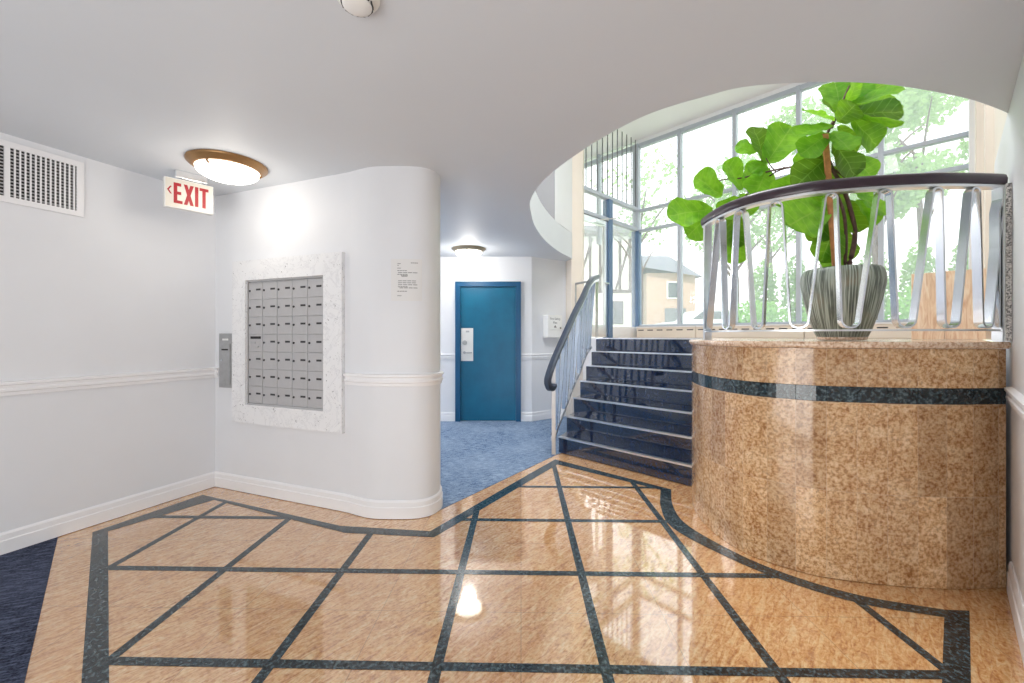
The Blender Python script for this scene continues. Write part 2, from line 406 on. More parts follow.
# ------------------------------------------------------------------ shell
def tile_floor():
    bm = bmesh.new()
    face(bm, [(-5.3, -2.4, 0), (5, -2.4, 0), (7, 9.2, 0), (-5.3, 9.2, 0)], 0)
    outer = [(0.0, -.03), fl(81.5, 680), fl(92.5, 532.5), fl(202.5, 495), fl(340, 526), fl(430, 531.5), fl(512, 484), fl(555, 459.5), fl(671, 489.5)]
    inner = [(0.04, .03), fl(109, 680), fl(108, 531.5), fl(214, 500), fl(345, 533), fl(434, 537.5), fl(512, 491.5), fl(557.5, 464.5), fl(660.5, 490)]
    co = cr([fl(671, 489.5), fl(673, 506), fl(687, 525), fl(737, 553.5), fl(792, 576), fl(862, 596), fl(944.5, 610)], 8)
    ci = cr([fl(660.5, 490), fl(661, 508), fl(674, 529), fl(735, 561), fl(792, 583.5), fl(862, 604), fl(944.5, 617.5)], 8)
    outer += [tuple(p) for p in co[1:]] + [fl(969.5, 611), fl(971, 683)]
    inner += [tuple(p) for p in ci[1:]] + [fl(944.2, 617.6), fl(942, 683)]
    outer.append(outer[0]); inner.append(inner[0])
    zb = .0018
    for (a, b), (c, d) in zip(zip(outer, outer[1:]), zip(inner, inner[1:])):
        face(bm, [(*a, zb), (*b, zb), (*d, zb), (*c, zb)], 1)
    poly = [Vector(p) for p in inner[:-1]]
    R = Matrix.Rotation(-ROT, 2)                                   # grid -> plan
    Ri = R.inverted()
    pg = [Ri @ p for p in poly]
    def cuts(axis, val):
        out = []
        for i in range(len(pg)):
            a, b = pg[i], pg[(i + 1) % len(pg)]
            if (a[axis] - val) * (b[axis] - val) < 0:
                t = (val - a[axis]) / (b[axis] - a[axis]); out.append((a + (b - a) * t)[1 - axis])
        return sorted(out)
    w = .022
    for axis, vals, z in ((0, [GX + GS * i for i in range(-6, 5)], .0008), (1, [GY + GS * i for i in range(-3, 7)], .0012)):
        for v in vals:
            c = cuts(axis, v)
            for s0, s1 in zip(c[::2], c[1::2]):
                if s1 - s0 < .05: continue
                s0 -= .03; s1 += .03
                q = [(v - w, s0), (v + w, s0), (v + w, s1), (v - w, s1)]
                if axis == 1: q = [(b, a) for a, b in q]
                face(bm, [(*(R @ Vector(p)), z) for p in q], 1)
    bmesh.ops.recalc_face_normals(bm, faces=bm.faces)
    for f in bm.faces:
        if f.normal.z < 0: f.normal_flip()
    me = bpy.data.meshes.new('floor'); bm.to_mesh(me); bm.free()
    me.materials.append(M['floor_granite']); me.materials.append(M['strip_granite'])
    o = bpy.data.objects.new('floor', me); COL.objects.link(o)
    struct(o, 'polished tan granite floor with a grid and border of dark granite strips')
tile_floor()
struct(obj('floor_corridor', P([(-.57, 3.09), fl(557, 454.5), (.60, 4.72), (1.4, 6.3), (1.3, 7.0), (-4.3, 7.0), (-4.3, 3.6), (-2.6, 3.75), (-1, 3.3)], -.01, .004), 'carpet_blue'), 'blue carpet of the corridor in front of the blue door')
struct(obj('floor_carpet', P([(-2.955, 2.735), (-1.84, 1.587), (0, -.31), (2.0, -2.38), (-5.2, -2.38)], -.01, .004), 'carpet_navy'), 'dark navy carpet along the foot of the left wall')

wl = [LW0, MC, MC + Vector((-.16, .06)), LW0 + Vector((-.17, .06))]
struct(obj('wall_left', P(wl, 0, ZU), 'wall_paint'))
mw = [tuple(p) for p in mail_front] + [(-2.5, 4.12), (-4.4, 4.9), (-4.5, 4.7), (-4.4, 4.36)]
struct(obj('wall_front', P(mw, 0, ZU), 'wall_paint', smooth=30), 'white wall with the mailboxes, ending in a rounded corner')
BY = 6.40
struct(obj('wall_back', P([(-4.4, BY), (.30, BY), (.30, BY + .3), (-4.4, BY + .3)], 0, ZC), 'wall_paint'))
BA, BB = Vector((.30, BY)), Vector((.92, 6.84))
struct(obj('wall_back_right', P([BA, BB, BB + Vector((-.05, .5)), BA + Vector((0, .3))], 0, ZC), 'wall_paint'))
pil = [(.875, 6.80), (.935, 6.60), (1.13, 6.70), (1.2, 6.98), (1.02, 7.2), (.86, 7.0)]
struct(obj('wall_pillar', P(pil, 0, ZU), 'cream_paint'))
struct(obj('wall_end', P([(-4.55, 4.3), (-4.35, 4.3), (-4.35, 6.7), (-4.55, 6.7)], 0, ZC), 'wall_paint'))
# right wall: near lower part stands a little proud
r0, r1 = .9, 2.95
struct(obj('wall_right', P([(RK(r0), r0), (RK(r1), r1), (RK(r1) + .12, r1), (RK(r0) + .12, r0)], 0, ZC - .002), 'wall_paint'))
struct(obj('wall_right_upper', P([(RK(2.3) + .03, 2.3), (RK(5.0) + .06, 5.0), (RK(5.0) + .25, 5.0), (RK(2.3) + .25, 2.3)], ZL, ZU), 'cream_paint'))
struct(obj('wall_right_void', P([(RK(.9), .9), (RK(2.3) + .03, 2.3), (RK(2.3) + .25, 2.3), (RK(.9) + .2, .9)], ZC, ZU), 'wall_paint'))
struct(obj('wall_side', P([(RK(r0), r0), (4.5, -2.3), (4.7, -2.2), (RK(r0) + .15, r0)], 0, ZU), 'wall_paint'))
struct(obj('wall_rear', P([(-5.2, -2.2), (4.6, -2.2), (4.6, -2.4), (-5.2, -2.4)], 0, ZU), 'wall_paint'))

edge = cr([(2.78, 2.34), (2.69, 2.28), (2.27, 2.126), (1.71, 2.009), (1.195, 2.025), (.956, 2.135), (.71, 2.331), (.462, 2.732), (.25, 3.25), (.165, 3.737), (.19, 4.15), (.256, 4.641), (.413, 5.294), (.655, 5.979), (.94, 6.56)], 8)
ce = [tuple(p) for p in edge] + [(.92, 6.9), (.3, 6.6), (-4.5, 6.6), (-4.5, 3.6), (-5.1, -2.3), (4.5, -2.3), (RK(.9) + .05, .9)]
struct(obj('ceiling', P(ce, ZC, ZC + .40), 'ceiling_paint', smooth=30), 'low white ceiling with a large curved opening')
struct(obj('ceiling_upper', P([(-5.3, -2.5), (4.8, -2.5), (6.2, 4.6), tuple(wp(.1) + Vector((.1, .1))) and (5.75, 5.05), (2.6, 8.35), (.4, 10.6), (-5.3, 10.6)], ZU, ZU + .1), 'trim_paint'))
struct(obj('wall_upper', P([(.60, 5.86), (.94, 6.56), (.92, 6.85), (.5, 6.2)], ZC + .40, ZU), 'wall_paint'))
struct(obj('wall_upper_back', P([(.60, 5.87), (.5, 6.2), (-1.8, 6.2), (-1.8, 5.87)], ZC + .40, ZU), 'shaded_paint'))
struct(obj('wall_void', P([(-5.2, 3.6), (-5.0, 3.6), (-5.0, 6.4), (-1.8, 6.4), (-1.8, 6.6), (-5.2, 6.6)], ZC + .4, ZU), 'wall_paint'))

# landing
L1, ST = Vector((.517, 4.68)), Vector((.122, .2367))
ND = Vector((.97, -1))
def Lk(k): return L1 + ST * (k - 1)
def Rk(k, inset=.012):
    a = Lk(k); q, d = Vector((1.60, 3.67)), Vector((.45, .88))
    s = ((q - a).x * d.y - (q - a).y * d.x) / (ND.x * d.y - ND.y * d.x)
    return a + ND * (s - inset)
land = [tuple(Lk(7)), tuple(Rk(7))] + [(p.x + .03, p.y + .03) for p in counter_curve if p.y > 3.3 and p.y < Rk(7).y][:0] + \
       [(2.0, 4.35), (1.75, 3.85), (1.6, 3.5), (1.48, 3.2), (1.44, 2.8), (1.5, 2.55), (1.75, 2.35), (2.2, 2.27), (2.60, 2.28), (RK(5.0), 4.99), (2.46, 8.2), (1.0, 6.87), (1.13, 6.70)]
lo = obj('floor_landing', P(land, .006, ZL), ('slab_granite', 'trim_paint'))
for p_ in lo.data.polygons: p_.material_index = 0 if abs(p_.normal.z) > .5 else 1
struct(lo, 'raised landing floor behind the curved counter')

# mouldings
def profile_base(h=.13): return [(0, 0.004), (.018, 0.004), (.018, h * .62), (.013, h * .66), (.013, h * .9), (.006, h), (0, h)]
def profile_rail(z=.985): return [(0, z - .045), (.012, z - .042), (.012, z - .022), (.022, z - .016), (.022, z - .004), (.014, z), (.014, z + .018), (.026, z + .024), (.026, z + .038), (0, z + .045)]
def strip(name, path, prof, side, label=None):
    bm = bmesh.new(); sweep(bm, path, prof, side); return struct(obj(name, bm, 'trim_paint', smooth=25), label)
lpath = [tuple(MC - LU * .001), tuple(LW0)]
strip('baseboard_left', [tuple(LW0), tuple(MC)], profile_base(), -1)
strip('trim_1', [tuple(LW0), tuple(MC)], profile_rail(), -1, 'white chair rail on the left wall')
mf = [tuple(p) for p in mail_front]
strip('baseboard_front', mf, profile_base(), -1)
# chair rail only right of the mailbox frame
strip('trim_2', [tuple(MC + MU * 1.44)] + mf[3:], profile_rail(), -1, 'white chair rail wrapping the rounded corner')
strip('trim_3', [tuple(MC + MU * .002), tuple(MC + MU * .05)], profile_rail(), -1)
DX0, DX1 = -.86, .135                                              # blue door casing
for i, (a, b) in enumerate((((-4.3, BY), (DX0 - .004, BY)), ((DX1 + .004, BY), (.30, BY)))):
    strip('trim_%d' % (4 + i), [a, b] if not i else [a, b, tuple(BB)], profile_rail(), -1)
    strip('baseboard_%s' % ('back', 'back_right')[i], [a, b] if not i else [a, b, tuple(BB)], profile_base(.14), -1)
strip('baseboard_right', [(RK(2.12), 2.12), (RK(r0), r0)], profile_base(.16), -1)
strip('trim_6', [(RK(2.12), 2.12), (RK(r0), r0)], profile_rail(1.0), -1, 'white chair rail on the right wall')
fr_r = Fr((RK(0), 0), (1.04, 1), (-1, 1.04))
SL = math.hypot(1.04, 1)
for i, (y0, y1, d, m) in enumerate(((3.35, 3.45, .05, 'cream_paint'), (4.05, 4.2, .07, 'cream_paint'), (4.75, 4.93, .09, 'trim_paint'))):
    struct(obj('trim_%d' % (7 + i), fr_r.B(y0 * SL, y1 * SL, ZL, ZU - .01, -.08, d - .03), m))
struct(obj('trim_10', fr_r.B(2.105 * SL, 2.14 * SL, ZL + .006, 2.07, .002, .022), 'speckled_granite'), 'thin speckled granite strip where the curved railing meets the right wall')

# ------------------------------------------------------------------ windows and entrance
def beam(name, fr, a0, a1, h0, h1, d0, d1, mat, par): return obj(name, fr.B(a0, a1, h0, h1, d0, d1), mat, par)
rays = [.298, .4, .531, .683, .879, 1.104]
As = [(wp(r) - VC).dot(WU) for r in rays]
ZH, ZT1, ZT2, ZS = 4.97, 3.72, 3.33, 1.49
zs = [ZS, ZT2, ZT1, ZH]
mw_ = .028
for i in range(5):
    a0, a1 = As[i], As[i + 1]
    w = thing('window_%d' % (i + 1), None, None, tuple(wp(rays[i])) + (ZL,), 0, None, 'structure')
    w['label'] = 'tall glazed bay %s of the window wall' % ('next to the entrance post', 'second from the entrance', 'in the middle', 'behind the potted fig', 'next to the right wall')[i]
    for k in range(3):
        obj('pane', fr_win.B(a0 + mw_, a1 - mw_, zs[k] + .025, zs[k + 1] - .025, -.004, .004), 'window_glass', w)
    beam('mullion', fr_win, a1 - mw_, a1 + mw_, ZL, ZH + .05, -.06, .05, 'mullion', w)
    for z in (ZS, ZT2, ZT1, ZH):
        beam('transom', fr_win, a0 + mw_, a1 - mw_, z - .025, z + (.05 if z == ZH else .025), -.05, .04, 'mullion', w)
    beam('sill_panel', fr_win, a0 + mw_, a1 - mw_, 1.0, ZS - .025, -.05, .0, 'trim_paint', w)
    beam('head_panel', fr_win, a0, a1, ZH + .05, ZU, -.05, .02, 'trim_paint', w)
# front plane continues left above the vestibule
w = thing('window_6', 'high clear window above the entrance vestibule', None, tuple(VC) + (3.7,), 0, None, 'structure')
aL = [(wp(r) - VC).dot(WU) for r in (.298, .207, .10, .03)]
for a1, a0 in zip(aL, aL[1:]):
    obj('pane', fr_win.B(a0 + mw_, a1 - mw_, ZT1 - .5, ZH - .025, -.004, .004), 'window_glass', w)
    beam('mullion', fr_win, a0 - mw_, a0 + mw_, ZT1 - .5, ZU, -.06, .05, 'mullion', w)
    beam('transom', fr_win, a0 + mw_, a1 - mw_, ZH - .025, ZH + .05, -.05, .04, 'mullion', w)
    obj('pane', fr_win.B(a0 + mw_, a1 - mw_, ZH + .06, ZU, -.004, .004), 'window_glass', w)
# corner post, side lights and entrance door
w = thing('window_7', 'narrow side light and transoms beside the glass entrance door', None, tuple(VC) + (ZL,), 0, None, 'structure')
tj = .696 * SL                                                     # door jamb post
tE = 1.38 * SL
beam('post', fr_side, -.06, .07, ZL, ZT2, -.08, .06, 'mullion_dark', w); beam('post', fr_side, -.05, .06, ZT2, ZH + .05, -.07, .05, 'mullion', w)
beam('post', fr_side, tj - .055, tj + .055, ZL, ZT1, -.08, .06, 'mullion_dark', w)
for z in (ZT1 + .03, ZT2 + .03):
    beam('transom', fr_side, .07, tE, z - .03, z + .03, -.05, .05, 'mullion', w)
beam('sill_panel', fr_side, .07, tj - .055, ZL, ZL + .2, -.05, .04, 'trim_paint', w)
for z0, z1 in ((ZL + .2, ZT2), (ZT2 + .06, ZT1)):
    obj('pane', fr_side.B(.07, tj - .055, z0, z1, -.004, .004), 'window_glass', w)
obj('pane', fr_side.B(tj + .055, tE, ZT2 + .06, ZT1, -.004, .004), 'window_glass', w)
g = thing('rod_screen', 'screen of thin vertical metal rods above the glass entrance door', 'screen', tuple(fr_side.p(.6, ZT1 + .06, 0)))
for i in range(11):
    t = (.045 + i * (1.154 - .045) / 10) * SL
    bm = bmesh.new(); tube(bm, [fr_side.p(t, ZT1 + .062, .0), fr_side.p(t, ZU - .002, .0)], .010, 8); obj('rod', bm, 'dark_rod', g)
d = thing('door_1', 'glazed entrance door with a pale metal frame', None, tuple(fr_side.p(tj + .06, ZL, 0)), 0, None, 'structure')
da, db = tj + .06, tE - .02
dz1 = ZT2 - .01
bm = bmesh.new()
fr_side.box(bm, da, da + .09, ZL + .01, dz1, -.025, .025); fr_side.box(bm, db - .09, db, ZL + .01, dz1, -.025, .025)
fr_side.box(bm, da + .09, db - .09, dz1 - .10, dz1, -.025, .025); fr_side.box(bm, da + .09, db - .09, ZL + .01, ZL + .22, -.025, .025)
obj('frame', bm, 'bright_steel', d)
obj('pane', fr_side.B(da + .09, db - .09, ZL + .22, dz1 - .10, -.003, .003), 'window_glass', d)
bm = bmesh.new(); tube(bm, [fr_side.p(da + .045, ZL + .95, .03), fr_side.p(da + .045, ZL + .95, .08), fr_side.p(da + .16, ZL + .95, .08)], .014, 8); obj('handle', bm, 'chrome', d)
bm = bmesh.new(); fr_side.box(bm, da + .12, da + .42, dz1 - .08, dz1 - .03, .026, .07); tube(bm, [fr_side.p(da + .3, dz1 - .03, .07), fr_side.p(da + .02, dz1 + .02, .22)], .01, 6); obj('door_closer', bm, 'bright_steel', d)
struct(obj('wall_entry', P([(1.02, 6.85), (.93, 6.85), (.88, 7.2), (1.0, 7.2)], ZL, ZU), 'cream_paint'))
struct(obj('wall_vestibule', P([(-1.8, 6.6), (.9, 7.0), (.9, 7.2), tuple(wp(.03) + Vector((0, -.06))), tuple(wp(.03) + Vector((0, .1))), (.6, 7.3), (-1.8, 6.8)], ZC, ZU), 'trim_paint'))

# radiator covers under the windows
for i, (a0, a1) in enumerate(((.10, As[1] + .36), (As[1] + .37, As[3] + .1), (As[3] + .11, As[5] - .16))):
    lab = ('cream slotted radiator cover under the window nearest the entrance post', 'cream slotted radiator cover behind the railing and potted fig', 'cream slotted radiator cover ending at the right wall')[i]
    t = thing('radiator_cover', lab, 'radiator cover', tuple(fr_win.p(a0, ZL, .06)), 0, 'radiator covers under the window wall')
    bm = fr_win.B(a0, a1, ZL + .001, 1.455, .06, .20, bev=.006); n = int((a1 - a0) / .17)
    for k in range(n):
        q = a0 + (k + .5) * (a1 - a0) / n
        fr_win.box(bm, q - .055, q + .055, 1.40, 1.418, .199, .2015, 1)
    obj('casing', bm, ('cream_paint', 'dark_slot'), t)
    obj('lid', fr_win.B(a0 - .001, a1 + .001, 1.456, 1.476, .055, .215), 'trim_paint', t)

# ------------------------------------------------------------------ staircase
t = thing('staircase', 'polished blue-black granite staircase with metal nosings up to the landing', 'staircase', tuple(Lk(1)) + (0,))
RISE = ZL / 7
for k in range(1, 8):
    a, b = Lk(k) + ND * (.006 - .004 * (k - 1)), Rk(k)
    if k < 7: c, e = Rk(k + 1), Lk(k + 1) + ND * (.006 - .004 * k)
    else: c, e = Rk(7) + Vector((.02, .03)), Lk(7) + Vector((.02, .03))
    if k == 7:
        bm = P([a - ST * .10, b - ST * .10, b, a], .02, ZL - .001)
    else:
        bm = P([a, b, c, e], .006, RISE * k - .001)
    s = obj('step', bm, 'stair_granite', t)
    dn = (Vector((-1, -.97))).normalized()
    q = [a + dn * .012, b + dn * .012, b - dn * .035, a - dn * .035]
    if k == 7: q = [p - ST * .10 for p in q]; q[2] = q[1] - dn * .02; q[3] = q[0] - dn * .02
    obj('nosing', P(q, RISE * k - .012, RISE * k + .004), 'bright_steel', s)

# stair railing
rail_pts = [(.385, 4.42, .885), (.44, 4.53, 1.01), (.517, 4.68, 1.15), (.643, 4.907, 1.37), (.772, 5.15, 1.59), (.90, 5.36, 1.79), (1.02, 5.625, 1.985), (1.12, 5.83, 2.09), (1.235, 6.06, 2.15)]
off = Vector((0, 0, 0)); lo_ = Vector((-.05, .026, 0))
rc = cr([Vector(p) + off for p in rail_pts], 6)
t = thing('stair_railing', 'chrome stair railing with a dark curled handrail, left of the granite stairs', 'railing', (.49, 4.56, 0))
bm = bmesh.new()
curl = [Vector(v) + off for v in ((.455, 4.55, .765), (.425, 4.495, .745), (.390, 4.43, .765), (.372, 4.395, .82))]
hp = cr(curl + [Vector(p) + off for p in rail_pts], 6)
sweep3(bm, hp, [(-.034, -.022), (.034, -.022), (.036, .012), (.022, .034), (-.022, .034), (-.036, .012)], (.89, -.46, 0))
obj('handrail', bm, 'handrail_navy', t, 40)
bm = bmesh.new(); sweep(bm, [tuple(p + Vector((0, 0, -.046))) for p in rc], [(-.024, -.012), (.024, -.012), (.024, .018), (-.024, .018)]); obj('rail_bar', bm, 'bright_steel', t)
low = [Vector((p.x, p.y, p.z - .97)) + lo_ for p in rc if p.z < 2.12]
low = [p for p in low if p.x > .44]
bm = bmesh.new(); sweep(bm, [tuple(p) for p in low], [(-.02, -.02), (.02, -.02), (.02, .02), (-.02, .02)]); obj('bottom_rail', bm, 'bright_steel', t)
bm = bmesh.new(); sq = lambda x, y, r: [(x - r, y - r), (x + r, y - r), (x + r, y + r), (x - r, y + r)]
prism(bm, sq(.455, 4.60, .02), .006, 1.06); obj('newel_post', bm, 'bright_steel', t)
bm = bmesh.new(); prism(bm, sq(1.236, 6.125, .018), ZL + .006, 2.10); obj('newel_post', bm, 'bright_steel', t)
nb = 12
for i in range(nb):
    f = (i + .6) / nb * (len(low) - 1); j = int(f); p = low[j].lerp(low[min(j + 1, len(low) - 1)], f - j)
    dd = (low[min(j + 1, len(low) - 1)] - low[max(j - 1, 0)]); dd.z = 0; dd.normalize(); nn = Vector((-dd.y, dd.x, 0))
    lean = (.025 if i % 2 else -.025)
    bm = bmesh.new()
    for sgn in (0,):
        v = []
        for z, sh in ((.0, -lean), (.915, lean)):
            c = p + dd * sh + Vector((0, 0, z)) - (lo_ if z else lo_ * 0)
            slope = .62 * 0
            v.append([bm.verts.new(c + dd * x + nn * y) for x, y in ((-.0045, -.022), (.0045, -.022), (.0045, .022), (-.0045, .022))])
        for q in range(4): bm.faces.new((v[0][q], v[0][(q + 1) % 4], v[1][(q + 1) % 4], v[1][q]))
        bm.faces.new(v[0][::-1]); bm.faces.new(v[1])
    o = obj('baluster', bm, 'blue_steel', t)
    if i % 2 == 0:
        bm = bmesh.new(); bmesh.ops.create_uvsphere(bm, u_segments=10, v_segments=6, radius=.017, matrix=Matrix.Translation(p + Vector((0, 0, -.005)) + nn * .028)); obj('bracket', bm, 'black', t)
bm = bmesh.new(); tube(bm, [(1.235, 6.10, 2.12), (1.12, 6.38, 2.12), (1.0, 6.585, 2.12)], .017, 8); tube(bm, [(1.0, 6.585, 2.12), (1.0, 6.585, 1.28)], .012, 8); obj('landing_bar', bm, 'steel', t)

# ------------------------------------------------------------------ granite counter
t = thing('granite_counter', 'curved tan granite counter with a dark granite band below its slab', 'counter', (2.0, 2.6, 0))
def wallcurve(bm, path, z0, z1, thick=.06, uvscale=True):
    ns = nrm2(path); uv = bm.loops.layers.uv.verify(); s = 0; S = [0]
    for a, b in zip(path, path[1:]): s += (Vector(b) - Vector(a)).length; S.append(s)
    R = []
    for p, n in zip(path, ns):
        R.append([bm.verts.new((p[0], p[1], z0)), bm.verts.new((p[0], p[1], z1)), bm.verts.new((p[0] + n.x * thick, p[1] + n.y * thick, z1)), bm.verts.new((p[0] + n.x * thick, p[1] + n.y * thick, z0))])
    for i in range(len(R) - 1):
        for k in range(4):
            f = bm.faces.new((R[i][k], R[i][(k + 1) % 4], R[i + 1][(k + 1) % 4], R[i + 1][k]))
            for l in f.loops:
                j = i if l.vert in R[i] else i + 1
                l[uv].uv = (S[j], l.vert.co.z)
    bm.faces.new(R[0][::-1]); bm.faces.new(R[-1])
cc = [tuple(p) for p in counter_curve]
bm = bmesh.new(); wallcurve(bm, cc, .003, .948, .07); obj('facing', bm, 'counter_granite', t, 40)
bm = bmesh.new(); wallcurve(bm, cc, 1.032, 1.233, .07); obj('upper_facing', bm, 'counter_granite', t, 40)
# dark band, laid as short blocks
bs = [Vector(p) for p in cc]; acc = [0]
for a, b in zip(bs, bs[1:]): acc.append(acc[-1] + (b - a).length)
def on_curve(s, path=bs, ac=acc):
    s = min(max(s, 0), ac[-1] - 1e-6)
    for i in range(len(ac) - 1):
        if ac[i + 1] >= s:
            f = (s - ac[i]) / (ac[i + 1] - ac[i]); p = path[i].lerp(path[i + 1], f); d = (path[i + 1] - path[i]).normalized(); return p, d
    return path[-1], (path[-1] - path[-2]).normalized()
bm = bmesh.new(); s0 = 0
while s0 < acc[-1] - .01:
    s1 = min(s0 + .138, acc[-1]); q = [on_curve(s0 + .0012)[0]] + [on_curve(s0 + (s1 - s0) * x)[0] for x in (.33, .66)] + [on_curve(s1 - .0012)[0]]
    sweep(bm, [tuple(p) for p in q], [(-.001, .9495), (.07, .9495), (.07, 1.0305), (-.001, 1.0305)]); s0 = s1
obj('dark_band', bm, 'strip_granite', t)
bm = bmesh.new(); sweep(bm, cc, [(-.016, 1.239), (-.020, 1.245), (-.020, 1.262), (-.014, 1.270), (.15, 1.2715), (.15, 1.235), (-.012, 1.235)])
obj('top_slab', bm, 'slab_granite', t, 40)

# curved railing on the counter
t = thing('curved_railing', 'curved chrome railing of looping flat bars under a dark handrail, on the granite counter', 'railing', (1.45, 3.1, ZL))
i0 = min(range(len(cc)), key=lambda i: abs(cc[i][1] - 2.99))
inset = .050
nn = nrm2(cc)
rp = [Vector((p[0] + n.x * inset, p[1] + n.y * inset)) for p, n in zip(cc, nn)][i0:]
rp[-1] = rp[-1] + (rp[-1] - rp[-2]).normalized() * .035
ra = [0]
for a, b in zip(rp, rp[1:]): ra.append(ra[-1] + (b - a).length)
ZR = 2.10
rext = [rp[0] + (rp[0] - rp[1]).normalized() * .035] + rp
rw = [tuple(p) + (ZR,) for p in rext]
bm = bmesh.new(); sweep(bm, rw, [(-.032, .0), (-.028, -.008), (.028, -.008), (.032, .0), (.034, .024), (.027, .044), (.014, .053), (-.014, .053), (-.027, .044), (-.034, .024)]); obj('handrail', bm, 'handrail', t, 50)
bm = bmesh.new(); sweep(bm, rw, [(-.024, -.022), (.024, -.022), (.024, -.0085), (-.024, -.0085)]); obj('rail_bar', bm, 'bright_steel', t, 40)
bm = bmesh.new(); sweep(bm, [tuple(p) for p in rp], [(-.02, 1.326), (.02, 1.326), (.02, 1.336), (-.02, 1.336)]); obj('bottom_rail', bm, 'bright_steel', t, 40)
p0, d0 = on_curve(.004, rp, ra); n0 = Vector((-d0.y, d0.x))
bm = bmesh.new(); prism(bm, [tuple(p0 + d0 * x + n0 * y) for x, y in ((-.014, -.024), (.014, -.024), (.014, .024), (-.014, .024))], ZL + .002, ZR - .022); obj('post', bm, 'bright_steel', t)
p0, d0 = on_curve(ra[-1] - .012, rp, ra); n0 = Vector((-d0.y, d0.x))
bm = bmesh.new(); prism(bm, [tuple(p0 + d0 * x + n0 * y) for x, y in ((-.006, -.024), (.006, -.024), (.006, .024), (-.006, .024))], ZL + .002, ZR - .022); obj('post', bm, 'bright_steel', t)
def s_of_px(px):
    return min((abs(CX + F * on_curve(ra[-1] * k / 600, rp, ra)[0].x / on_curve(ra[-1] * k / 600, rp, ra)[0].y - px), ra[-1] * k / 600) for k in range(601))[1]
tops = [s_of_px(x) for x in (720.5, 741.5, 776, 830, 883, 934.6, 972, 1005)]
bots = [s_of_px(x) for x in (708.5, 728.5, 758.5, 799, 849, 904, 949, 984)]
path = []                                          # (s, z) of the serpentine strip
zt, zb = ZR - .027, 1.345
def turn(s, z, r, up):
    for k in range(9):
        a = math.pi * (1 - k / 8)
        path.append((s + r * math.cos(a), z + (r * math.sin(a) - r) * (1 if up else -1)))
for i in range(8):
    g = bots[i]
    r_b = min(.042, .30 * abs(tops[i] - g)) if i else .012
    turn(g, zb, r_b, False)
    nx = bots[i + 1] if i < 7 else ra[-1]
    turn(tops[i], zt, min(.042, .30 * (nx - tops[i])), True)
path.append((ra[-1] - .03, zt - .12)); path.append((ra[-1] - .03, zb))
bm = bmesh.new(); rings = []
for i, (s, z) in enumerate(path):
    a, b = path[max(i - 1, 0)], path[min(i + 1, len(path) - 1)]
    tx, tz = b[0] - a[0], b[1] - a[1]; L = math.hypot(tx, tz) or 1; mx, mz = -tz / L, tx / L
    ring = []
    for w_, q in ((-.022, -.0045), (.022, -.0045), (.022, .0045), (-.022, .0045)):
        p, d = on_curve(s + mx * q, rp, ra); n_ = Vector((-d.y, d.x))
        ring.append(bm.verts.new((p.x + n_.x * w_, p.y + n_.y * w_, z + mz * q)))
    rings.append(ring)
for A, B_ in zip(rings, rings[1:]):
    for k in range(4): bm.faces.new((A[k], A[(k + 1) % 4], B_[(k + 1) % 4], B_[k]))
bm.faces.new(rings[0][::-1]); bm.faces.new(rings[-1])
obj('looped_bars', bm, 'chrome', t, 40)

# ------------------------------------------------------------------ potted fig
PY = 2.88
pc = at(841.5, 336, PY); pc.z = ZL + .002
t = thing('potted_fig_tree', 'tall fiddle-leaf fig in a ribbed grey-green pot behind the curved railing', 'potted plant', tuple(pc))
S = PY / F
bm = bmesh.new()
lathe(bm, pc, [(.140, .022), (.160, .07), (.190, .165), (.214, .27), (.230, .355), (.236, .40), (.233, .44), (.223, .472), (.21, .485), (.199, .485), (.192, .455), (.186, .425), (.16, .42)], 144, .0035)
obj('pot', bm, 'ribbed_glaze', t, 60)
bm = bmesh.new(); lathe(bm, pc, [(.12, .0), (.140, .004), (.140, .02), (.12, .021)], 48); obj('foot_ring', bm, 'slab_granite', t, 40)
bm = bmesh.new(); lathe(bm, pc + Vector((0, 0, .421)), [(.184, 0), (.16, .006), (.05, .015)], 40); obj('soil', bm, 'soil', t, 40)
def q(px, py, dy=0): return at(px, py, PY + dy)
bm = bmesh.new()
tube(bm, cr([q(846, 276), q(850, 262, .02), (q(855, 235, .03)), q(850, 208, .02), q(842, 186, -.02), q(832, 168, -.01), q(824, 146), q(828, 132), q(834, 120)], 5), .017, 8, .009)
obj('stem', bm, 'twig', t, 60)
bm = bmesh.new()
tube(bm, cr([q(843, 276, .03), q(845, 262, .03), q(846, 238, .0), q(843, 210, -.03), q(830, 180, .03), q(820, 160, .02), q(823, 140, -.03)], 5), .012, 8, .008)
obj('stem', bm, 'twig', t, 60)
bm = bmesh.new()
for A, B_ in ((q(836, 276, -.05), q(825, 134, -.05)),):
    d = (B_ - A).normalized(); s_ = Vector((.019, 0, 0)); w_ = Vector((0, .006, 0))
    v = [bm.verts.new(p + s_ * a + w_ * b) for p in (A, B_) for a, b in ((-1, -1), (1, -1), (1, 1), (-1, 1))]
    for f in ((0, 1, 2, 3), (7, 6, 5, 4), (0, 4, 5, 1), (1, 5, 6, 2), (2, 6, 7, 3), (3, 7, 4, 0)): bm.faces.new([v[i] for i in f])
obj('stake', bm, 'stake', t)
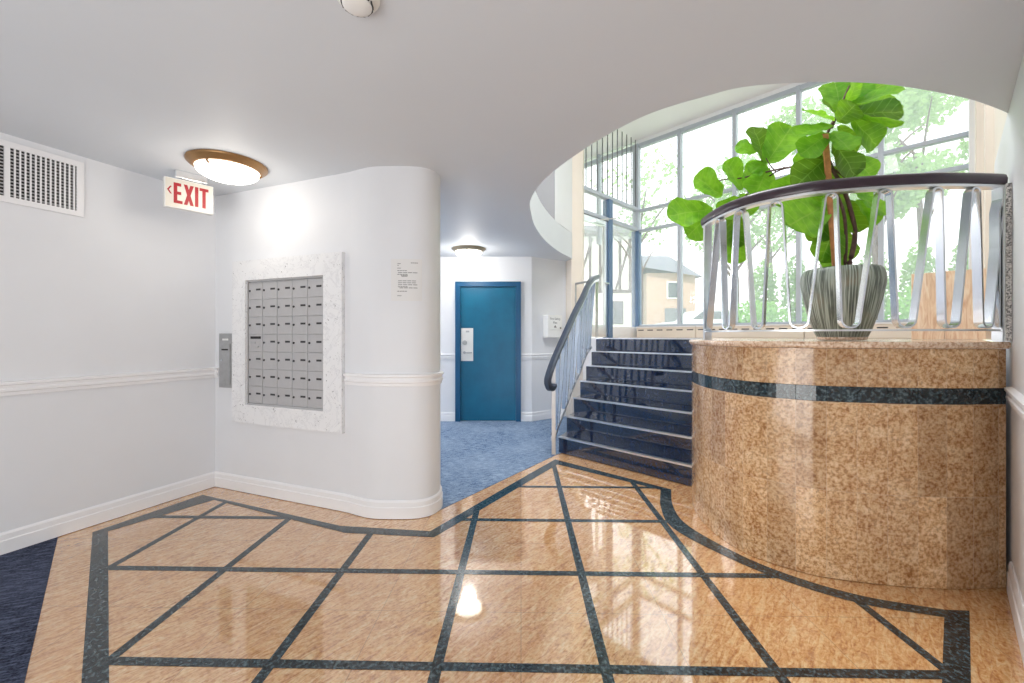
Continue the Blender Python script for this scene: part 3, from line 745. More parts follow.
for pts, r in (([q(824, 168), q(805, 166, .1), q(785, 168, .25), q(762, 173, .45), q(742, 178, .62), q(722, 180, .75), q(700, 188, .8)], .008),
               ([q(790, 167, .22), q(776, 172, .35), q(760, 183, .5), q(745, 196, .65), q(735, 204, .75), q(728, 222, .8)], .006),
               ([q(828, 166), q(838, 172), q(852, 184, .1), q(862, 196, .15)], .008),
               ([q(776, 172, .35), q(770, 165, .36), q(766, 158, .38)], .005),
               ([q(832, 128), q(838, 112), q(844, 98), q(850, 84, .05)], .008)):
    bm = bmesh.new(); tube(bm, cr(pts, 4), r, 7, r * .6); obj('branch', bm, 'twig', t, 60)

def fig_leaf(bm, base, tip, width, normal, cup=.15, droop=.12, tint=1.0, wav=.03, stalk=None):
    base, tip = Vector(base), Vector(tip); L = (tip - base).length; d = (tip - base).normalized()
    n = Vector(normal); n = (n - d * n.dot(d)).normalized(); s = d.cross(n)
    prof = [(0, .05), (.06, .30), (.14, .50), (.25, .62), (.38, .70), (.5, .80), (.62, .93), (.74, 1.0), (.85, .92), (.93, .68), (.98, .36), (1, .06)]
    cols = 8; uv = bm.loops.layers.uv.verify(); cl = bm.loops.layers.color.get('tint') or bm.loops.layers.color.new('tint')
    G = []; ph = random.uniform(0, 6)
    for t_, w_ in prof:
        row = []
        for c in range(cols + 1):
            x = (c / cols) * 2 - 1
            off = x * w_ * width / 2
            lift = abs(x) ** 1.5 * w_ * width * cup - droop * L * (t_ - .3) ** 2 * (1 if t_ > .3 else .4) + math.sin(t_ * 16 + ph + (3 if x > 0 else 0)) * wav * width * abs(x)
            lift += .018 * width * math.cos(t_ * 6.5 * 6.283 + abs(x) * 7)
            row.append((bm.verts.new(base + d * (t_ * L) + s * off + n * lift), (x * .5 + .5, t_)))
        G.append(row)
    for i in range(len(G) - 1):
        for c in range(cols):
            qd = [G[i][c], G[i][c + 1], G[i + 1][c + 1], G[i + 1][c]]
            f = bm.faces.new([v for v, _ in qd])
            for l, (_, u) in zip(f.loops, qd): l[uv].uv = u; l[cl] = (tint, tint, tint * .9, 1)
bm = bmesh.new()
#      base px,py  tip px,py  width px  dY base, dY tip, normal, tint
LV = [
 ((841, 110), (835, 82), 26, .02, .08, (-.3, -1, .3), 1.25), ((842, 113), (858, 80), 22, .0, -.1, (.4, -.8, .5), .8),
 ((842, 108), (905, 86), 26, -.02, -.22, (-.1, -.7, .8), 1.1), ((846, 114), (904, 112), 26, .02, -.1, (0, -1, .5), .62), ((848, 112), (903, 102), 24, .08, -.02, (-.2, -.8, .6), .9),
 ((852, 114), (902, 124), 17, -.02, -.25, (.2, -.5, -.9), 1.35), ((852, 118), (878, 146), 27, .02, .05, (0, -1, .1), .85), ((858, 118), (884, 136), 22, .12, .12, (0, -1, .2), 1.35),
 ((838, 122), (856, 104), 20, -.05, -.15, (0, -1, .3), .7), ((834, 121), (804, 110), 14, -.02, -.12, (.1, -.5, .9), 1.1), ((832, 125), (797, 134), 19, -.02, -.2, (.1, -.6, .8), 1.0),
 ((829, 133), (800, 155), 19, -.03, -.15, (.2, -1, .5), 1.1), ((832, 132), (851, 150), 19, -.08, -.18, (-.2, -1, .4), 1.15), ((838, 126), (858, 152), 18, .06, .1, (0, -1, .2), .7),
 ((846, 106), (866, 78), 22, .1, .12, (0, -1, .2), 1.15), ((850, 104), (890, 80), 24, .14, .1, (0, -.9, .5), 1.0), ((844, 118), (826, 96), 18, .1, .15, (0, -1, .3), .75),
 ((834, 140), (856, 176), 27, -.03, -.06, (.1, -1, .2), .55), ((848, 156), (875, 178), 25, .06, .05, (0, -1, .2), 1.2), ((828, 156), (796, 186), 26, .02, -.08, (.1, -1, .3), .55),
 ((818, 168), (793, 160), 18, .12, .1, (0, -1, .1), 1.35), ((826, 170), (806, 192), 22, .08, .05, (0, -1, .2), .7), ((834, 166), (826, 196), 22, .12, .1, (0, -1, .1), .6), ((800, 176), (776, 196), 18, .2, .2, (0, -1, .2), 1.3),
 # left cluster, reaching back from the stake
 ((766, 164), (790, 129), 27, .4, .36, (-.2, -1, .2), 1.05), ((766, 163), (755, 130), 22, .42, .45, (.3, -1, .1), .6), ((757, 152), (738, 146), 15, .46, .5, (0, -1, .3), 1.3),
 ((764, 162), (752, 172), 13, .44, .42, (0, -1, .3), 1.1), ((768, 168), (756, 194), 24, .42, .40, (0, -1, .2), 1.3), ((742, 190), (727, 164), 23, .66, .62, (.2, -1, .3), 1.2),
 ((744, 188), (760, 164), 17, .62, .5, (-.2, -1, .4), 1.05), ((722, 196), (698, 178), 25, .76, .74, (.1, -1, .2), 1.15), ((713, 209), (674, 214), 26, .80, .70, (.2, -1, .35), 1.0),
 ((712, 212), (690, 234), 22, .82, .8, (.2, -1, .2), 1.3), ((740, 194), (752, 212), 18, .7, .7, (0, -1, .2), 1.2), ((731, 208), (736, 244), 22, .78, .8, (0, -1, .2), .55),
 ((733, 224), (736, 260), 21, .82, .82, (0, -1, .1), 1.4), ((740, 198), (722, 214), 18, .72, .72, (0, -1, .3), 1.0),
 # below the handrail
 ((824, 206), (788, 226), 36, .0, -.08, (.1, -1, .35), 1.05), ((834, 200), (812, 240), 22, .05, .0, (0, -1, .2), .6), ((838, 212), (822, 262), 24, .03, .0, (-.1, -1, .1), .75),
 ((840, 232), (828, 272), 20, .06, .04, (0, -1, .1), 1.3), ((838, 222), (848, 262), 20, .12, .12, (0, -1, .1), .55), ((846, 200), (860, 232), 24, .05, .03, (0, -1, .2), .65),
 ((858, 194), (888, 214), 20, .08, -.02, (0, -.8, .6), 1.15), ((856, 200), (878, 224), 16, .04, -.02, (0, -.9, .5), 1.0), ((852, 190), (874, 196), 18, .1, .08, (0, -1, .4), 1.3),
 ((790, 190), (776, 204), 16, .2, .18, (0, -1, .2), 1.3), ((826, 188), (800, 202), 24, .1, .02, (0, -1, .3), 1.25), ((842, 184), (830, 214), 22, .12, .1, (0, -1, .1), .6)]
for (b, tp, w_, db, dt, nrm, ti) in LV:
    if tp[0] < 792 and tp[1] < 200 or tp[0] < 760: w_ *= 1.18; tp = (b[0] + (tp[0] - b[0]) * 1.12, b[1] + (tp[1] - b[1]) * 1.12)
    B0, T0 = q(b[0], b[1], db), q(tp[0], tp[1], dt)
    fig_leaf(bm, B0, T0, w_ * S * 1.36, nrm, tint=ti, cup=random.uniform(.06, .16), droop=random.uniform(.0, .15))
obj('foliage', bm, 'fig_leaf', t, 80)

# wooden panel box by the wall
yl, yr = 3.53, 3.26
bl, br = Vector(((911.5 - CX) / F * yl, yl)), Vector(((986 - CX) / F * yr, yr))
t = thing('wooden_box', 'pale wood panelled box standing behind the railing near the right wall', 'box', tuple((bl + br) / 2) + (ZL + .002,))
bd = (br - bl).normalized(); fr_b = Fr(bl, bd, (bd.y, -bd.x)); bw = (br - bl).length; bz = 1.3 + (336 - 273.5) * yl / F
obj('front_panel', fr_b.B(0, bw * .46, ZL + .002, bz - .004, -.02, 0, bev=.002), 'pale_wood', t)
obj('front_panel', fr_b.B(bw * .46 + .003, bw, ZL + .002, bz, -.02, .002, bev=.002), 'pale_wood', t)
obj('carcass', fr_b.B(.012, bw - .012, ZL + .003, bz - .02, -.09, -.021), 'pale_wood', t)

# ------------------------------------------------------------------ things on the left
# mailbox panel
ang = math.atan2(MU.y, MU.x)
t = thing('mailbox_panel', 'bank of small grey metal mailboxes in a white marble frame', 'mailboxes', tuple(MC + MU * .84 + Vector(fr_mail.n[:2]) * .002) + (.582,), ang)
a0, a1, h0, h1 = .258, 1.43, .582, 1.92
b0, b1, g0, g1 = .411, 1.253, .735, 1.757
bm = bmesh.new()
O = [(a0, h0), (a1, h0), (a1, h1), (a0, h1)]; I = [(b0, g0), (b1, g0), (b1, g1), (b0, g1)]
vo = [[bm.verts.new(fr_mail.p(a, h, d)) for a, h in R_] for R_, d in ((O, .002), (O, .034), (I, .034), (I, .002))]
for A, B_ in zip(vo, vo[1:] + vo[:1]):
    for i in range(4): bm.faces.new((A[i], A[(i + 1) % 4], B_[(i + 1) % 4], B_[i]))
obj('marble_frame', bm, 'marble', t)
obj('back_plate', fr_mail.B(b0, b1, g0, g1, .002, .006), 'steel', t)
cw, ch = (b1 - b0 - .03) / 5, (g1 - g0 - .03) / 7
x0, y0 = b0 + .015, g0 + .012
bm = bmesh.new()
for a in (b0, b1 - .013): fr_mail.box(bm, a, a + .013, g0, g1, .0062, .018)
for h in (g0, g1 - .013): fr_mail.box(bm, b0 + .013, b1 - .013, h, h + .013, .0062, .018)
obj('inner_frame', bm, 'mail_metal', t)
first = None
def move(o, da, dh):                               # same mesh, shifted along the wall in the panel's own axes
    o.location = (da, 0, dh)
for r in range(7):
    for c in range(5):
        if (r, c) == (3, 0):
            continue
        da, dh = c * cw, r * ch
        if first is None:
            door = obj('mailbox_door', fr_mail.B(x0 + .002, x0 + cw - .002, y0 + .002, y0 + ch - .002, .0062, .0125, bev=.0015), 'mail_metal', t)
            bm = bmesh.new(); fr_mail.disc(bm, x0 + .018, y0 + ch * .52, .009, .0126, .0165, 12); lock = obj('lock', bm, 'dark_slot', door); lock.location = (0, 0, 0)
            slot = obj('name_slot', fr_mail.B(x0 + cw * .55, x0 + cw * .55 + .05, y0 + ch * .53, y0 + ch * .53 + .015, .0126, .014), 'dark_slot', door)
            first = (door, lock, slot); d_, kids = door, None
        else:
            d_ = first[0].copy(); COL.objects.link(d_); d_.parent = t
            for ch_ in first[1:]:
                k_ = ch_.copy(); COL.objects.link(k_); k_.parent = d_
        d_.location = (da, 0, dh)
fd = first[0]
da, dh = 0, 3 * ch
door = obj('mailbox_door', fr_mail.B(x0 + .002, x0 + cw - .002, y0 + dh + .002, y0 + dh + ch - .002, .0062, .0125, bev=.0015), 'mail_metal', t)
door['label'] = 'mailbox door with a wide black mail slot'
obj('mail_slot', fr_mail.B(x0 + .025, x0 + cw - .02, y0 + dh + ch * .74, y0 + dh + ch * .88, .0126, .0145), 'black', door)
obj('name_slot', fr_mail.B(x0 + .025, x0 + .08, y0 + dh + ch * .46, y0 + dh + ch * .58, .0126, .014), 'steel', door)
bm = bmesh.new(); fr_mail.disc(bm, x0 + .11, y0 + dh + ch * .28, .007, .0126, .016, 12); obj('lock', bm, 'steel', door)

# intercom plate
t = thing('intercom_panel', 'tall narrow grey metal panel left of the mailboxes', 'intercom', tuple(MC + MU * .14) + (.855,))
obj('plate', fr_mail.B(.062, .226, .86, 1.322, .001, .012, bev=.003), 'steel', t)
obj('inner_plate', fr_mail.B(.082, .206, .89, 1.235, .0121, .018, bev=.002), 'steel', t)
obj('card_holder', fr_mail.B(.11, .18, 1.262, 1.278, .0121, .016), 'white_plastic', t)
obj('slot', fr_mail.B(.105, .185, 1.178, 1.190, .0181, .0195), 'black', t)
bm = bmesh.new(); fr_mail.disc(bm, .11, 1.095, .008, .0181, .024, 12); obj('lock', bm, 'chrome', t)

# notice sheet on the rounded end (the wall faces the room here)
nf = [p for p in mail_front]
A, B_ = Vector((-.86, 2.992)), Vector((-.645, 3.012))
fr_n = Fr(A, B_ - A, ((B_ - A).y, -(B_ - A).x)); wn = (B_ - A).length
t = thing('paper_notice', 'typed white paper notice taped to the rounded wall end', 'notice', tuple(A) + (1.555,))
def wall_y(x):
    for a, b in zip(nf, nf[1:]):
        if a.x <= x <= b.x and b.x > a.x: return a.y + (b.y - a.y) * (x - a.x) / (b.x - a.x)
    return 3.0
bm = bmesh.new(); g = []
for i in range(9):
    x = A.x + (B_.x - A.x) * i / 8; y = wall_y(x) - .004
    g.append([(x, y, 1.55), (x + .0, y, 1.848)])
for a, b in zip(g, g[1:]):
    f = bm.faces.new([bm.verts.new(v) for v in (a[0], b[0], b[1], a[1])])
bmesh.ops.remove_doubles(bm, verts=bm.verts, dist=1e-5)
obj('sheet', bm, 'paper', t, 60)
bm = bmesh.new()
for h, i0_, i1_ in ((.262, .045, .07), (.268, .14, .19), (.25, .045, .055), (.23, .045, .07), (.212, .045, .115), (.198, .05, .19), (.186, .045, .12), (.178, .07, .12), (.172, .075, .118), (.14, .05, .18), (.126, .05, .18), (.112, .05, .19), (.098, .05, .12), (.09, .06, .19), (.066, .045, .115), (.034, .045, .075)):
    n_ = 4
    for k in range(n_):
        xa = A.x + i0_ + (i1_ - i0_) * k / n_; xb = A.x + i0_ + (i1_ - i0_) * (k + .85) / n_
        face(bm, [(xa, wall_y(xa) - .0048, 1.55 + h), (xb, wall_y(xb) - .0048, 1.55 + h), (xb, wall_y(xb) - .0048, 1.55 + h + .0045), (xa, wall_y(xa) - .0048, 1.55 + h + .0045)])
obj('lettering', bm, 'ink', t)

# ventilation grille on the left wall
t = thing('vent_grille', 'white metal ventilation grille high on the left wall', 'vent', tuple(fr_left.p(1.2, 2.1, .001)))
v0, v1, z0, z1 = .868, 1.56, 2.10, 2.466
bm = bmesh.new()
for a, b, c, d in ((v0, v1, z0, z0 + .035), (v0, v1, z1 - .035, z1), (v0, v0 + .035, z0 + .035, z1 - .035), (v1 - .035, v1, z0 + .035, z1 - .035)): fr_left.box(bm, a, b, c, d, .001, .014)
mid = (v0 + v1) / 2
fr_left.box(bm, mid - .012, mid + .012, z0 + .035, z1 - .035, .001, .012)
obj('frame', bm, 'trim_paint', t)
obj('duct', fr_left.B(v0 + .035, v1 - .035, z0 + .035, z1 - .035, .0005, .0015), 'black', t)
bm = bmesh.new(); k = 0
x = v0 + .048
while x < v1 - .045:
    if abs(x - mid) > .018: fr_left.box(bm, x - .0035, x + .0035, z0 + .035, z1 - .035, .004, .012)
    x += .0222
obj('blades', bm, 'trim_paint', t)
bm = bmesh.new(); z = z0 + .048
while z < z1 - .04:
    fr_left.box(bm, v0 + .035, mid - .012, z - .0035, z + .0035, .002, .010); fr_left.box(bm, mid + .012, v1 - .035, z - .0035, z + .0035, .002, .010); z += .0205
obj('cross_blades', bm, 'mail_metal', t)

# exit sign hung from the ceiling
E0, E1 = Vector((-2.475, 2.99)), Vector((-2.285, 3.215))
fr_e = Fr(E0, E1 - E0, ((E1 - E0).y, -(E1 - E0).x)); ew = (E1 - E0).length
t = thing('exit_sign', 'lit EXIT sign with red letters hanging from the ceiling', 'exit sign', tuple((E0 + E1) / 2) + (ZC,))
obj('housing', fr_e.B(0, ew, 2.228, 2.442, -.05, -.0015, bev=.004), 'white_plastic', t)
obj('face_plate', fr_e.B(.006, ew - .006, 2.234, 2.436, -.0014, .001), 'sign_face', t)
obj('mount', fr_e.B(ew * .22, ew * .88, 2.455, ZC - .002, -.045, -.008, bev=.004), 'bright_steel', t)
obj('hanger', fr_e.B(ew * .35, ew * .75, 2.4425, 2.4549, -.035, -.015), 'steel', t)
cx = .052
for chx, wd in (('E', .052), ('X', .06), ('I', .021), ('T', .056)):
    bm = bmesh.new(); hb, ht = 2.262, 2.410; a, b = cx, cx + wd; dd = (.0011, .0026); th = .021
    if chx == 'E':
        fr_e.box(bm, a, a + th, hb, ht, *dd)
        for h in (hb, (hb + ht) / 2 - .010, ht - .022): fr_e.box(bm, a + th, b - (.008 if hb < h < ht - .02 else 0), h, h + .022, *dd)
    elif chx == 'I': fr_e.box(bm, a, a + th, hb, ht, *dd)
    elif chx == 'T':
        fr_e.box(bm, a, b, ht - .022, ht, *dd); fr_e.box(bm, (a + b) / 2 - th / 2, (a + b) / 2 + th / 2, hb, ht - .022, *dd)
    else:
        for e0, e1 in (((a, hb), (b - th, ht)), ((b - th, hb), (a, ht))):
            v = [bm.verts.new(fr_e.p(xx, h, d + (.0002 if e0[0] == a else 0))) for d in dd for xx, h in ((e0[0], e0[1]), (e0[0] + th, e0[1]), (e1[0] + th, e1[1]), (e1[0], e1[1]))]
            for f in ((0, 1, 2, 3), (7, 6, 5, 4), (0, 4, 5, 1), (1, 5, 6, 2), (2, 6, 7, 3), (3, 7, 4, 0)): bm.faces.new([v[i] for i in f])
    obj('letter', bm, 'red', t); cx += wd + .007
bm = bmesh.new()
for s_ in (1, -1):
    v = [bm.verts.new(fr_e.p(a, 2.352 + s_ * h, .0014)) for a, h in ((.014, 0), (.026, 0), (.042, .028), (.032, .028))]
    bm.faces.new(v)
obj('arrow', bm, 'red', t)

# ceiling lamps
def lamp(cx_, cy_, R_, metal, label, drop):
    t = thing('ceiling_light', label, 'ceiling light', (cx_, cy_, ZC), 0, 'flush ceiling lights')
    bm = bmesh.new(); lathe(bm, (cx_, cy_, ZC), [(R_ * .78, -.001), (R_, -.001), (R_ * 1.0, -.010), (R_ * .95, -.022), (R_ * .90, -.028), (R_ * .86, -.040), (R_ * .80, -.045), (R_ * .76, -.042)], 56); obj('ring', bm, metal, t, 50)
    bm = bmesh.new(); lathe(bm, (cx_, cy_, ZC), [(R_ * .79 * math.cos(a), -.044 - drop * math.sin(a)) for a in [i * math.pi / 2 / 9 for i in range(9)]] + [(.01, -.044 - drop)], 48); obj('glass_bowl', bm, 'lit_glass', t, 60)
    for k in range(3):
        a = k * 2.094 + .5
        bm = bmesh.new(); p = Vector((cx_ + R_ * .83 * math.cos(a), cy_ + R_ * .83 * math.sin(a), ZC - .05)); tube(bm, [p, p + Vector((-.02 * math.cos(a), -.02 * math.sin(a), -.012))], .008, 8); obj('clip', bm, metal, t)
lamp(-2.0, 2.96, .245, 'bronze', 'round bronze-rimmed ceiling light near the exit sign', .075)
lamp(-.60, 5.82, .235, 'nickel', 'round ceiling light with a dull metal rim in front of the blue door', .085)

# smoke detector
t = thing('smoke_detector', 'round white smoke detector on the ceiling', 'smoke detector', (-.548, 1.487, ZC))
bm = bmesh.new(); lathe(bm, (-.548, 1.487, ZC), [(.075, -.001), (.077, -.012), (.07, -.022), (.052, -.028), (.05, -.043), (.040, -.050), (.01, -.052)], 40)
for k in range(8):
    a = k * math.pi / 4 + .1
    f_ = Fr((-.548 + .0513 * math.cos(a), 1.487 + .0513 * math.sin(a)), (-math.sin(a), math.cos(a)), (math.cos(a), math.sin(a))); f_.box(bm, -.015, .015, ZC - .041, ZC - .031, -.002, .002, 1)
obj('body', bm, ('white_plastic', 'dark_slot'), t, 40)

# ------------------------------------------------------------------ blue door in the back wall
fr_bk = Fr((0, BY), (1, 0), (0, -1))
t = thing('door_2', 'flat blue metal door in a blue frame at the end of the corridor', None, ((DX0 + DX1) / 2, BY, 0), 0, None, 'structure')
dt = 2.125
bm = bmesh.new()
for a, b, c, d in ((DX0, DX0 + .075, .005, dt), (DX1 - .075, DX1, .005, dt), (DX0 + .075, DX1 - .075, dt - .075, dt)): fr_bk.box(bm, a, b, c, d, .001, .045)
obj('frame', bm, 'frame_blue', t)
leaf = obj('door_leaf', fr_bk.B(DX0 + .076, DX1 - .076, .012, dt - .076, .001, .012), 'door_blue', t)
lp = obj('lock_plate', fr_bk.B(DX0 + .085, DX0 + .27, .92, 1.42, .0125, .02, bev=.002), 'white_plastic', t)
bm = bmesh.new(); fr_bk.disc(bm, DX0 + .14, 1.20, .035, .0201, .045, 20, .028); obj('deadbolt', bm, 'steel', lp)
bm = bmesh.new(); fr_bk.disc(bm, DX0 + .14, 1.05, .02, .0201, .05, 16); tube(bm, [fr_bk.p(DX0 + .14, 1.05, .055), fr_bk.p(DX0 + .255, 1.05, .055)], .010, 8); obj('handle', bm, 'steel', lp)
obj('number_plate', fr_bk.B(DX0 + .16, DX0 + .21, 1.355, 1.38, .0201, .022), 'steel', lp)

# white wall box right of the blue door
bu = (BB - BA).normalized(); fr_br = Fr(BA, bu, (bu.y, -bu.x))
bxp = fr_br
t = thing('plan_box', 'small white lettered box on the wall right of the blue door', 'wall box', tuple(BA + bu * .4) + (1.25,))
obj('case', fr_br.B(.22, .505, 1.275, 1.625, .001, .12, bev=.006), 'white_plastic', t)
obj('lid', fr_br.B(.222, .503, 1.395, 1.623, .1205, .128, bev=.003), 'white_plastic', t)
text('lettering', 'Fire Safety', .05, fr_br, .362, 1.565, .1285, 'ink', t)
text('lettering', 'Plan', .05, fr_br, .362, 1.505, .1285, 'ink', t)
bm = bmesh.new(); v = [bm.verts.new(fr_br.p(.362 + x, 1.43 + h, .1288)) for x, h in ((-.03, 0), (.03, 0), (0, .04))]; bm.faces.new(v); obj('emblem', bm, 'ink', t)
bm = bmesh.new(); fr_br.disc(bm, .468, 1.425, .012, .1282, .138, 12); obj('lock', bm, 'black', t)

# ------------------------------------------------------------------ outdoors
struct(obj('ground', P([(1.0, 9.6), (2.0, 8.6), (8.0, 2.6), (60, 2), (60, 80), (-30, 80), (-30, 12)], .8, 1.05), 'outdoor_ground'), 'pale green ground outside the windows')
def leaf_cloud(bm, c, R_, n, size, flat=.8):
    for _ in range(n):
        while True:
            p = Vector((random.uniform(-1, 1), random.uniform(-1, 1), random.uniform(-1, 1)))
            if .25 < p.length < 1: break
        p = Vector(c) + Vector((p.x * R_[0], p.y * R_[1], p.z * R_[2]))
        a = Vector((random.gauss(0, 1), random.gauss(0, 1), random.gauss(0, 1))).normalized(); b = a.orthogonal().normalized()
        c_ = a.cross(b); s = size * random.uniform(.6, 1.4)
        bm.faces.new([bm.verts.new(p + v) for v in (b * s, c_ * s * .55, -b * s, -c_ * s * .55)])
def tree(x, y, h, R_, label, n=1500, size=.10, clumps=9):
    t = thing('street_tree', label, 'tree', (x, y, 1.05), 0, 'trees outside the windows')
    bm = bmesh.new(); tube(bm, cr([(x, y, 1.05), (x + .05, y, 1.05 + h * .35), (x - .08, y + .1, 1.05 + h * .7)], 4), .13, 8, .07)
    for k in range(6):
        a = random.uniform(0, 6.28); z = 1.05 + h * random.uniform(.35, .68)
        tube(bm, cr([(x, y, z), (x + math.cos(a) * R_ * .5, y + math.sin(a) * R_ * .5, z + h * .13), (x + math.cos(a) * R_ * .9, y + math.sin(a) * R_ * .9, z + h * .2)], 3), .045, 6, .012)
    obj('trunk', bm, 'twig', t, 60)
    bm = bmesh.new()
    for k in range(clumps):
        a = random.uniform(0, 6.28); rr = R_ * random.uniform(.1, .85)
        leaf_cloud(bm, (x + math.cos(a) * rr, y + math.sin(a) * rr, 1.05 + h * random.uniform(.5, 1.0)), (R_ * .5, R_ * .5, R_ * .42), n // clumps, size)
    obj('foliage', bm, 'tree_leaf', t)
tree(7.2, 13.6, 5.6, 1.25, 'loose pale green tree behind the second window bay', 1700, .09)
tree(9.9, 13.4, 8.0, 1.75, 'tall leafy tree behind the third window bay', 3000)
tree(9.0, 10.4, 6.2, 1.20, 'bushy pale tree behind the potted fig', 2600, .09)
tree(12.7, 9.7, 7.4, 1.6, 'leafy tree nearest the right wall, seen above the wooden box', 3600)
tree(14.2, 14.6, 9.5, 1.9, 'large pale tree far behind the fig and the tree near it', 3400, .12)
tree(11.9, 19.4, 9.0, 1.9, 'distant tree right of the brick house', 1800, .13)
tree(4.6, 15.2, 6.6, 1.5, 'thin tree with sparse leaves in front of the half-timbered house', 520, .09)
for i, (x, y, R_, lab) in enumerate(((6.5, 11.2, .75, 'low shrub outside the second window bay'), (7.6, 9.9, .72, 'bright green shrub outside the middle window bay'), (8.5, 8.5, .80, 'bright green shrub outside behind the potted fig'), (9.3, 7.0, .85, 'bright green shrub outside beyond the wooden box'))):
    t = thing('garden_shrub', lab, 'shrub', (x, y, 1.05), 0, 'shrubs outside the windows')
    bm = bmesh.new(); leaf_cloud(bm, (x, y, 1.05 + R_ * .85), (R_, R_, R_ * .8), 1300, .06); obj('foliage', bm, 'bush_leaf', t)
    bm = bmesh.new()
    for k in range(4): tube(bm, [(x, y, 1.05), (x + .3 * math.cos(k * 1.6), y + .3 * math.sin(k * 1.6), 1.05 + R_)], .02, 6)
    obj('stems', bm, 'twig', t)
names = ('first', 'second', 'third', 'fourth', 'fifth', 'sixth')
for i, r in enumerate((.60, .675, .76, .86, .97, 1.09)):
    y = 27.0 / (r + .96); x = r * y
    t = thing('hedge_shrub', names[i] + ' tall hedge shrub from the left, in the row far outside the windows', 'shrub', (x, y, 1.05), 0, 'tall hedge shrubs outside the windows')
    bm = bmesh.new(); leaf_cloud(bm, (x, y, 2.75), (.52, .52, 1.75), 1500, .085); obj('foliage', bm, 'tree_leaf', t)
    bm = bmesh.new(); tube(bm, [(x, y, 1.05), (x + .05, y, 2.6)], .04, 6); obj('stems', bm, 'twig', t)
# brick house
t = thing('brick_house', 'pale brick house with a slate gable roof and garage across the street', 'house', (7.3, 23.0, 1.05))
hx0, hx1, hy0, hy1 = 7.05, 9.6, 22.0, 27.0
obj('walls', P([(hx0, hy0), (hx1, hy0), (hx1, hy1), (hx0, hy1)], 1.05, 4.6), 'pale_brick', t)
bm = bmesh.new()
rv = [(hx0 - .25, hy0 - .35, 4.85), (hx1 + .25, hy0 - .35, 4.35), (hx1 - .5, hy0 + 2.4, 5.95), (hx0 - .1, hy0 + 2.4, 5.95), (hx0 - .25, hy1, 4.55), (hx1 + .25, hy1, 4.55)]
V = [bm.verts.new(v) for v in rv]
for f in ((0, 1, 2, 3), (3, 2, 5, 4), (0, 3, 4), (1, 5, 2)): bm.faces.new([V[i] for i in f])
obj('roof', bm, 'roof_slate', t)
fh = Fr((0, hy0), (1, 0), (0, -1))
w = obj('window', fh.B(8.1, 8.75, 3.25, 4.15, .01, .06), 'pale_render', t); obj('pane', fh.B(8.16, 8.69, 3.31, 4.09, .061, .07), 'pane_dark', w)
obj('garage_door', fh.B(8.0, 9.1, 1.06, 2.75, .01, .05), 'roof_slate', t)
# half-timbered house behind the entrance
t = thing('half_timbered_house', 'white house with dark timber framing, seen through the entrance glass', 'house', (4.0, 20.0, 1.05))
tx0, tx1, ty0 = 2.9, 6.1, 21.5
obj('walls', P([(tx0, ty0), (tx1, ty0), (tx1, ty0 + 4), (tx0, ty0 + 4)], 1.05, 6.6), 'pale_render', t)
ft = Fr((0, ty0), (1, 0), (0, -1)); bm = bmesh.new()
for z in (3.5, 6.4): ft.box(bm, tx0, tx1, z, z + .18, .005, .05)
for k in range(7): xx = tx0 + (tx1 - tx0 - .14) * k / 6; ft.box(bm, xx, xx + .14, 3.68, 6.4, .005, .05)
for k in range(3):
    xx = tx0 + .4 + k * 1.0; tube(bm, [ft.p(xx, 3.7, .03), ft.p(xx + .8, 6.3, .03)], .06, 6)
obj('timber_frame', bm, 'dark_timber', t)
for xx in (3.3, 4.9):
    w = obj('window', ft.B(xx, xx + .8, 1.9, 3.1, .005, .05), 'dark_timber', t); obj('pane', ft.B(xx + .06, xx + .74, 1.96, 3.04, .051, .06), 'pane_dark', w)
obj('roof', P([(tx0 - .3, ty0 - .4), (tx1 + .3, ty0 - .4), (tx1 + .3, ty0 + 4.2), (tx0 - .3, ty0 + 4.2)], 6.6, 6.85), 'roof_slate', t)
# white car
t = thing('parked_car', 'white car parked outside in front of the brick house', 'car', (7.2, 18.8, 1.05))
prof = [(0, .35), (.05, .75), (.6, .88), (1.25, .95), (1.75, 1.38), (2.9, 1.42), (3.6, 1.0), (4.1, .9), (4.15, .4), (4.0, .3), (.15, .3)]
bm = bmesh.new(); A = [bm.verts.new((6.5 + x, 18.4, 1.05 + z)) for x, z in prof]; B_ = [bm.verts.new((6.5 + x, 20.0, 1.05 + z)) for x, z in prof]
bm.faces.new(A); bm.faces.new(B_[::-1])
for i in range(len(prof)): bm.faces.new((A[i], A[(i + 1) % len(prof)], B_[(i + 1) % len(prof)], B_[i]))
obj('body', bm, 'car_white', t)
fc = Fr((6.5, 18.4), (1, 0), (0, -1)); bm = bmesh.new()
v = [bm.verts.new(fc.p(x, 1.05 + z, .006)) for x, z in ((1.4, .98), (1.85, 1.32), (2.85, 1.34), (3.35, 1.0))]; bm.faces.new(v); obj('side_window', bm, 'pane_dark', t)
for xx in (.85, 3.3):
    for dd in (0, -1.6):
        bm = bmesh.new(); fc.disc(bm, xx, 1.05 + .32, .31, dd - .1, dd + .03, 20); obj('wheel', bm, 'black', t)
t = thing('garden_wall', 'low pale garden wall outside the first window bay', 'garden wall', (5.2, 14.4, 1.05))
obj('wall', P([(4.4, 14.6), (6.6, 14.2), (6.6, 14.5), (4.4, 14.9)], 1.05, 1.62), 'pale_render', t)
obj('coping', P([(4.36, 14.55), (6.64, 14.13), (6.64, 14.55), (4.36, 14.97)], 1.621, 1.70), 'concrete', t)

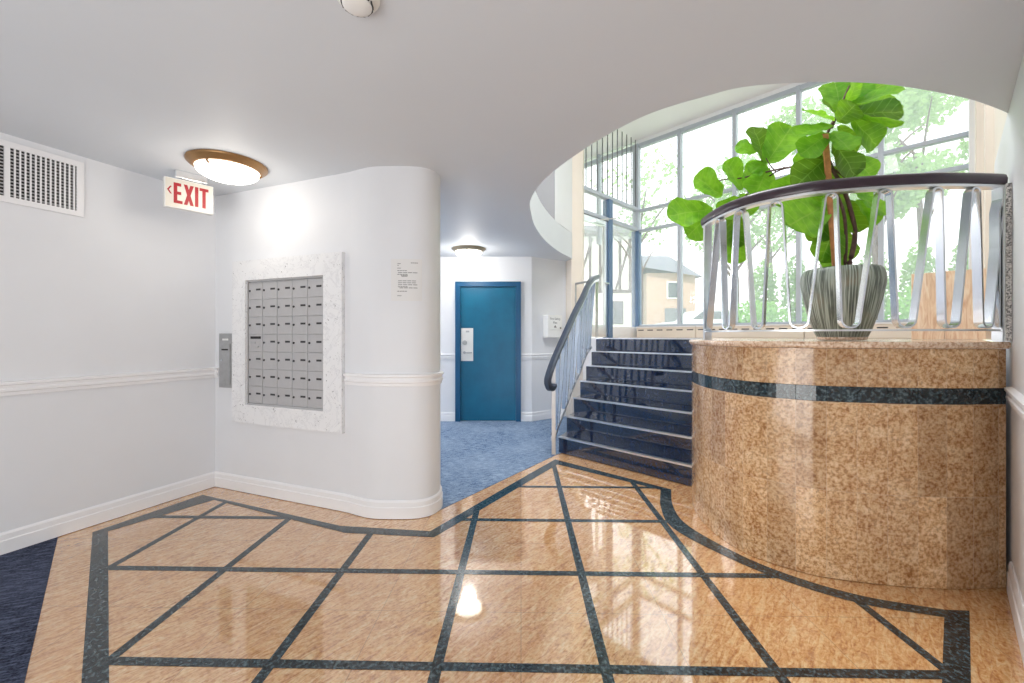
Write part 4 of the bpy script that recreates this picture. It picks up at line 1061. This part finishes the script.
# ------------------------------------------------------------------ light
wd = bpy.data.worlds.new('sky'); SC.world = wd; wd.use_nodes = True
nt = wd.node_tree; bg = nt.nodes['Background']
tc = nt.nodes.new('ShaderNodeTexCoord'); sp = nt.nodes.new('ShaderNodeSeparateXYZ'); rm = nt.nodes.new('ShaderNodeValToRGB')
rm.color_ramp.elements[0].position = .0; rm.color_ramp.elements[0].color = (1, 1, 1, 1)
rm.color_ramp.elements[1].position = .8; rm.color_ramp.elements[1].color = (.82, .91, 1, 1)
nt.links.new(tc.outputs['Generated'], sp.inputs[0]); nt.links.new(sp.outputs[2], rm.inputs[0]); nt.links.new(rm.outputs[0], bg.inputs[0])
bg.inputs[1].default_value = 2.2
def light(name, kind, loc, e, col=(1, 1, 1), rot=None, **kw):
    L = bpy.data.lights.new(name, kind); L.energy = e; L.color = col
    for k, v in kw.items(): setattr(L, k, v)
    o = bpy.data.objects.new(name, L); COL.objects.link(o); o.location = loc
    if rot is not None: o.rotation_euler = rot
    return o
def aim(d): return Vector(d).to_track_quat('-Z', 'Y').to_euler()
light('sun', 'SUN', (0, 0, 12), 2.8, (1, .97, .92), aim((.35, .75, -.85)), angle=.05)
wc = (wp(.298) + wp(1.104)) / 2
pl = light('window_portal', 'AREA', (wc.x + .15, wc.y + .15, 3.25), 1, rot=aim((-.7, -.7, 0)), shape='RECTANGLE', size=4.6, size_y=3.6); pl.data.cycles.is_portal = True
light('ceiling_bulb_near', 'POINT', (-2.0, 2.96, ZC - .24), 3.5, (1, .93, .82), shadow_soft_size=.09)
light('ceiling_bulb_far', 'POINT', (-.60, 5.82, ZC - .20), 14, (1, .95, .88), shadow_soft_size=.09)
light('room_fill', 'AREA', (-1.2, -1.0, ZC - .05), 20, (1, .98, .96), aim((0, .25, -1)), shape='RECTANGLE', size=3.5, size_y=2.0)  # added fill behind the camera, stands for no fixture
light('corridor_fill', 'AREA', (-2.6, 5.4, ZC - .05), 75, (1, .98, .96), aim((.2, 0, -1)), shape='RECTANGLE', size=1.6, size_y=1.0)  # added fill to brighten the corridor, set out of view
light('upper_fill', 'AREA', (1.2, 3.6, ZU - .06), 160, (.97, .98, 1), aim((.1, .1, -1)), shape='RECTANGLE', size=2.0, size_y=2.0)  # added fill under the high ceiling, supplements the window light

light('bounce_fill', 'AREA', (-1.4, -1.2, .7), 80, (1, .985, .96), aim((.15, 1, .55)), shape='RECTANGLE', size=3.2, size_y=1.6)  # added upward fill behind the camera, brightens ceiling and walls
cam = bpy.data.cameras.new('camera'); co_ = bpy.data.objects.new('camera', cam); COL.objects.link(co_)
co_.location = (0, 0, H); co_.rotation_euler = (math.pi / 2, 0, 0)
cam.sensor_width = 36; cam.lens = 36 * F / 1024; cam.shift_y = (CY - 341.5) / 1024; cam.clip_start = .05
SC.camera = co_
SC.view_settings.view_transform = 'Standard'
SC.view_settings.look = 'None'
SC.view_settings.exposure = .16
SC.cycles.max_bounces = 10; SC.cycles.diffuse_bounces = 6; SC.cycles.transparent_max_bounces = 16
SC.cycles.sample_clamp_indirect = 6
SC.cycles.use_denoising = True
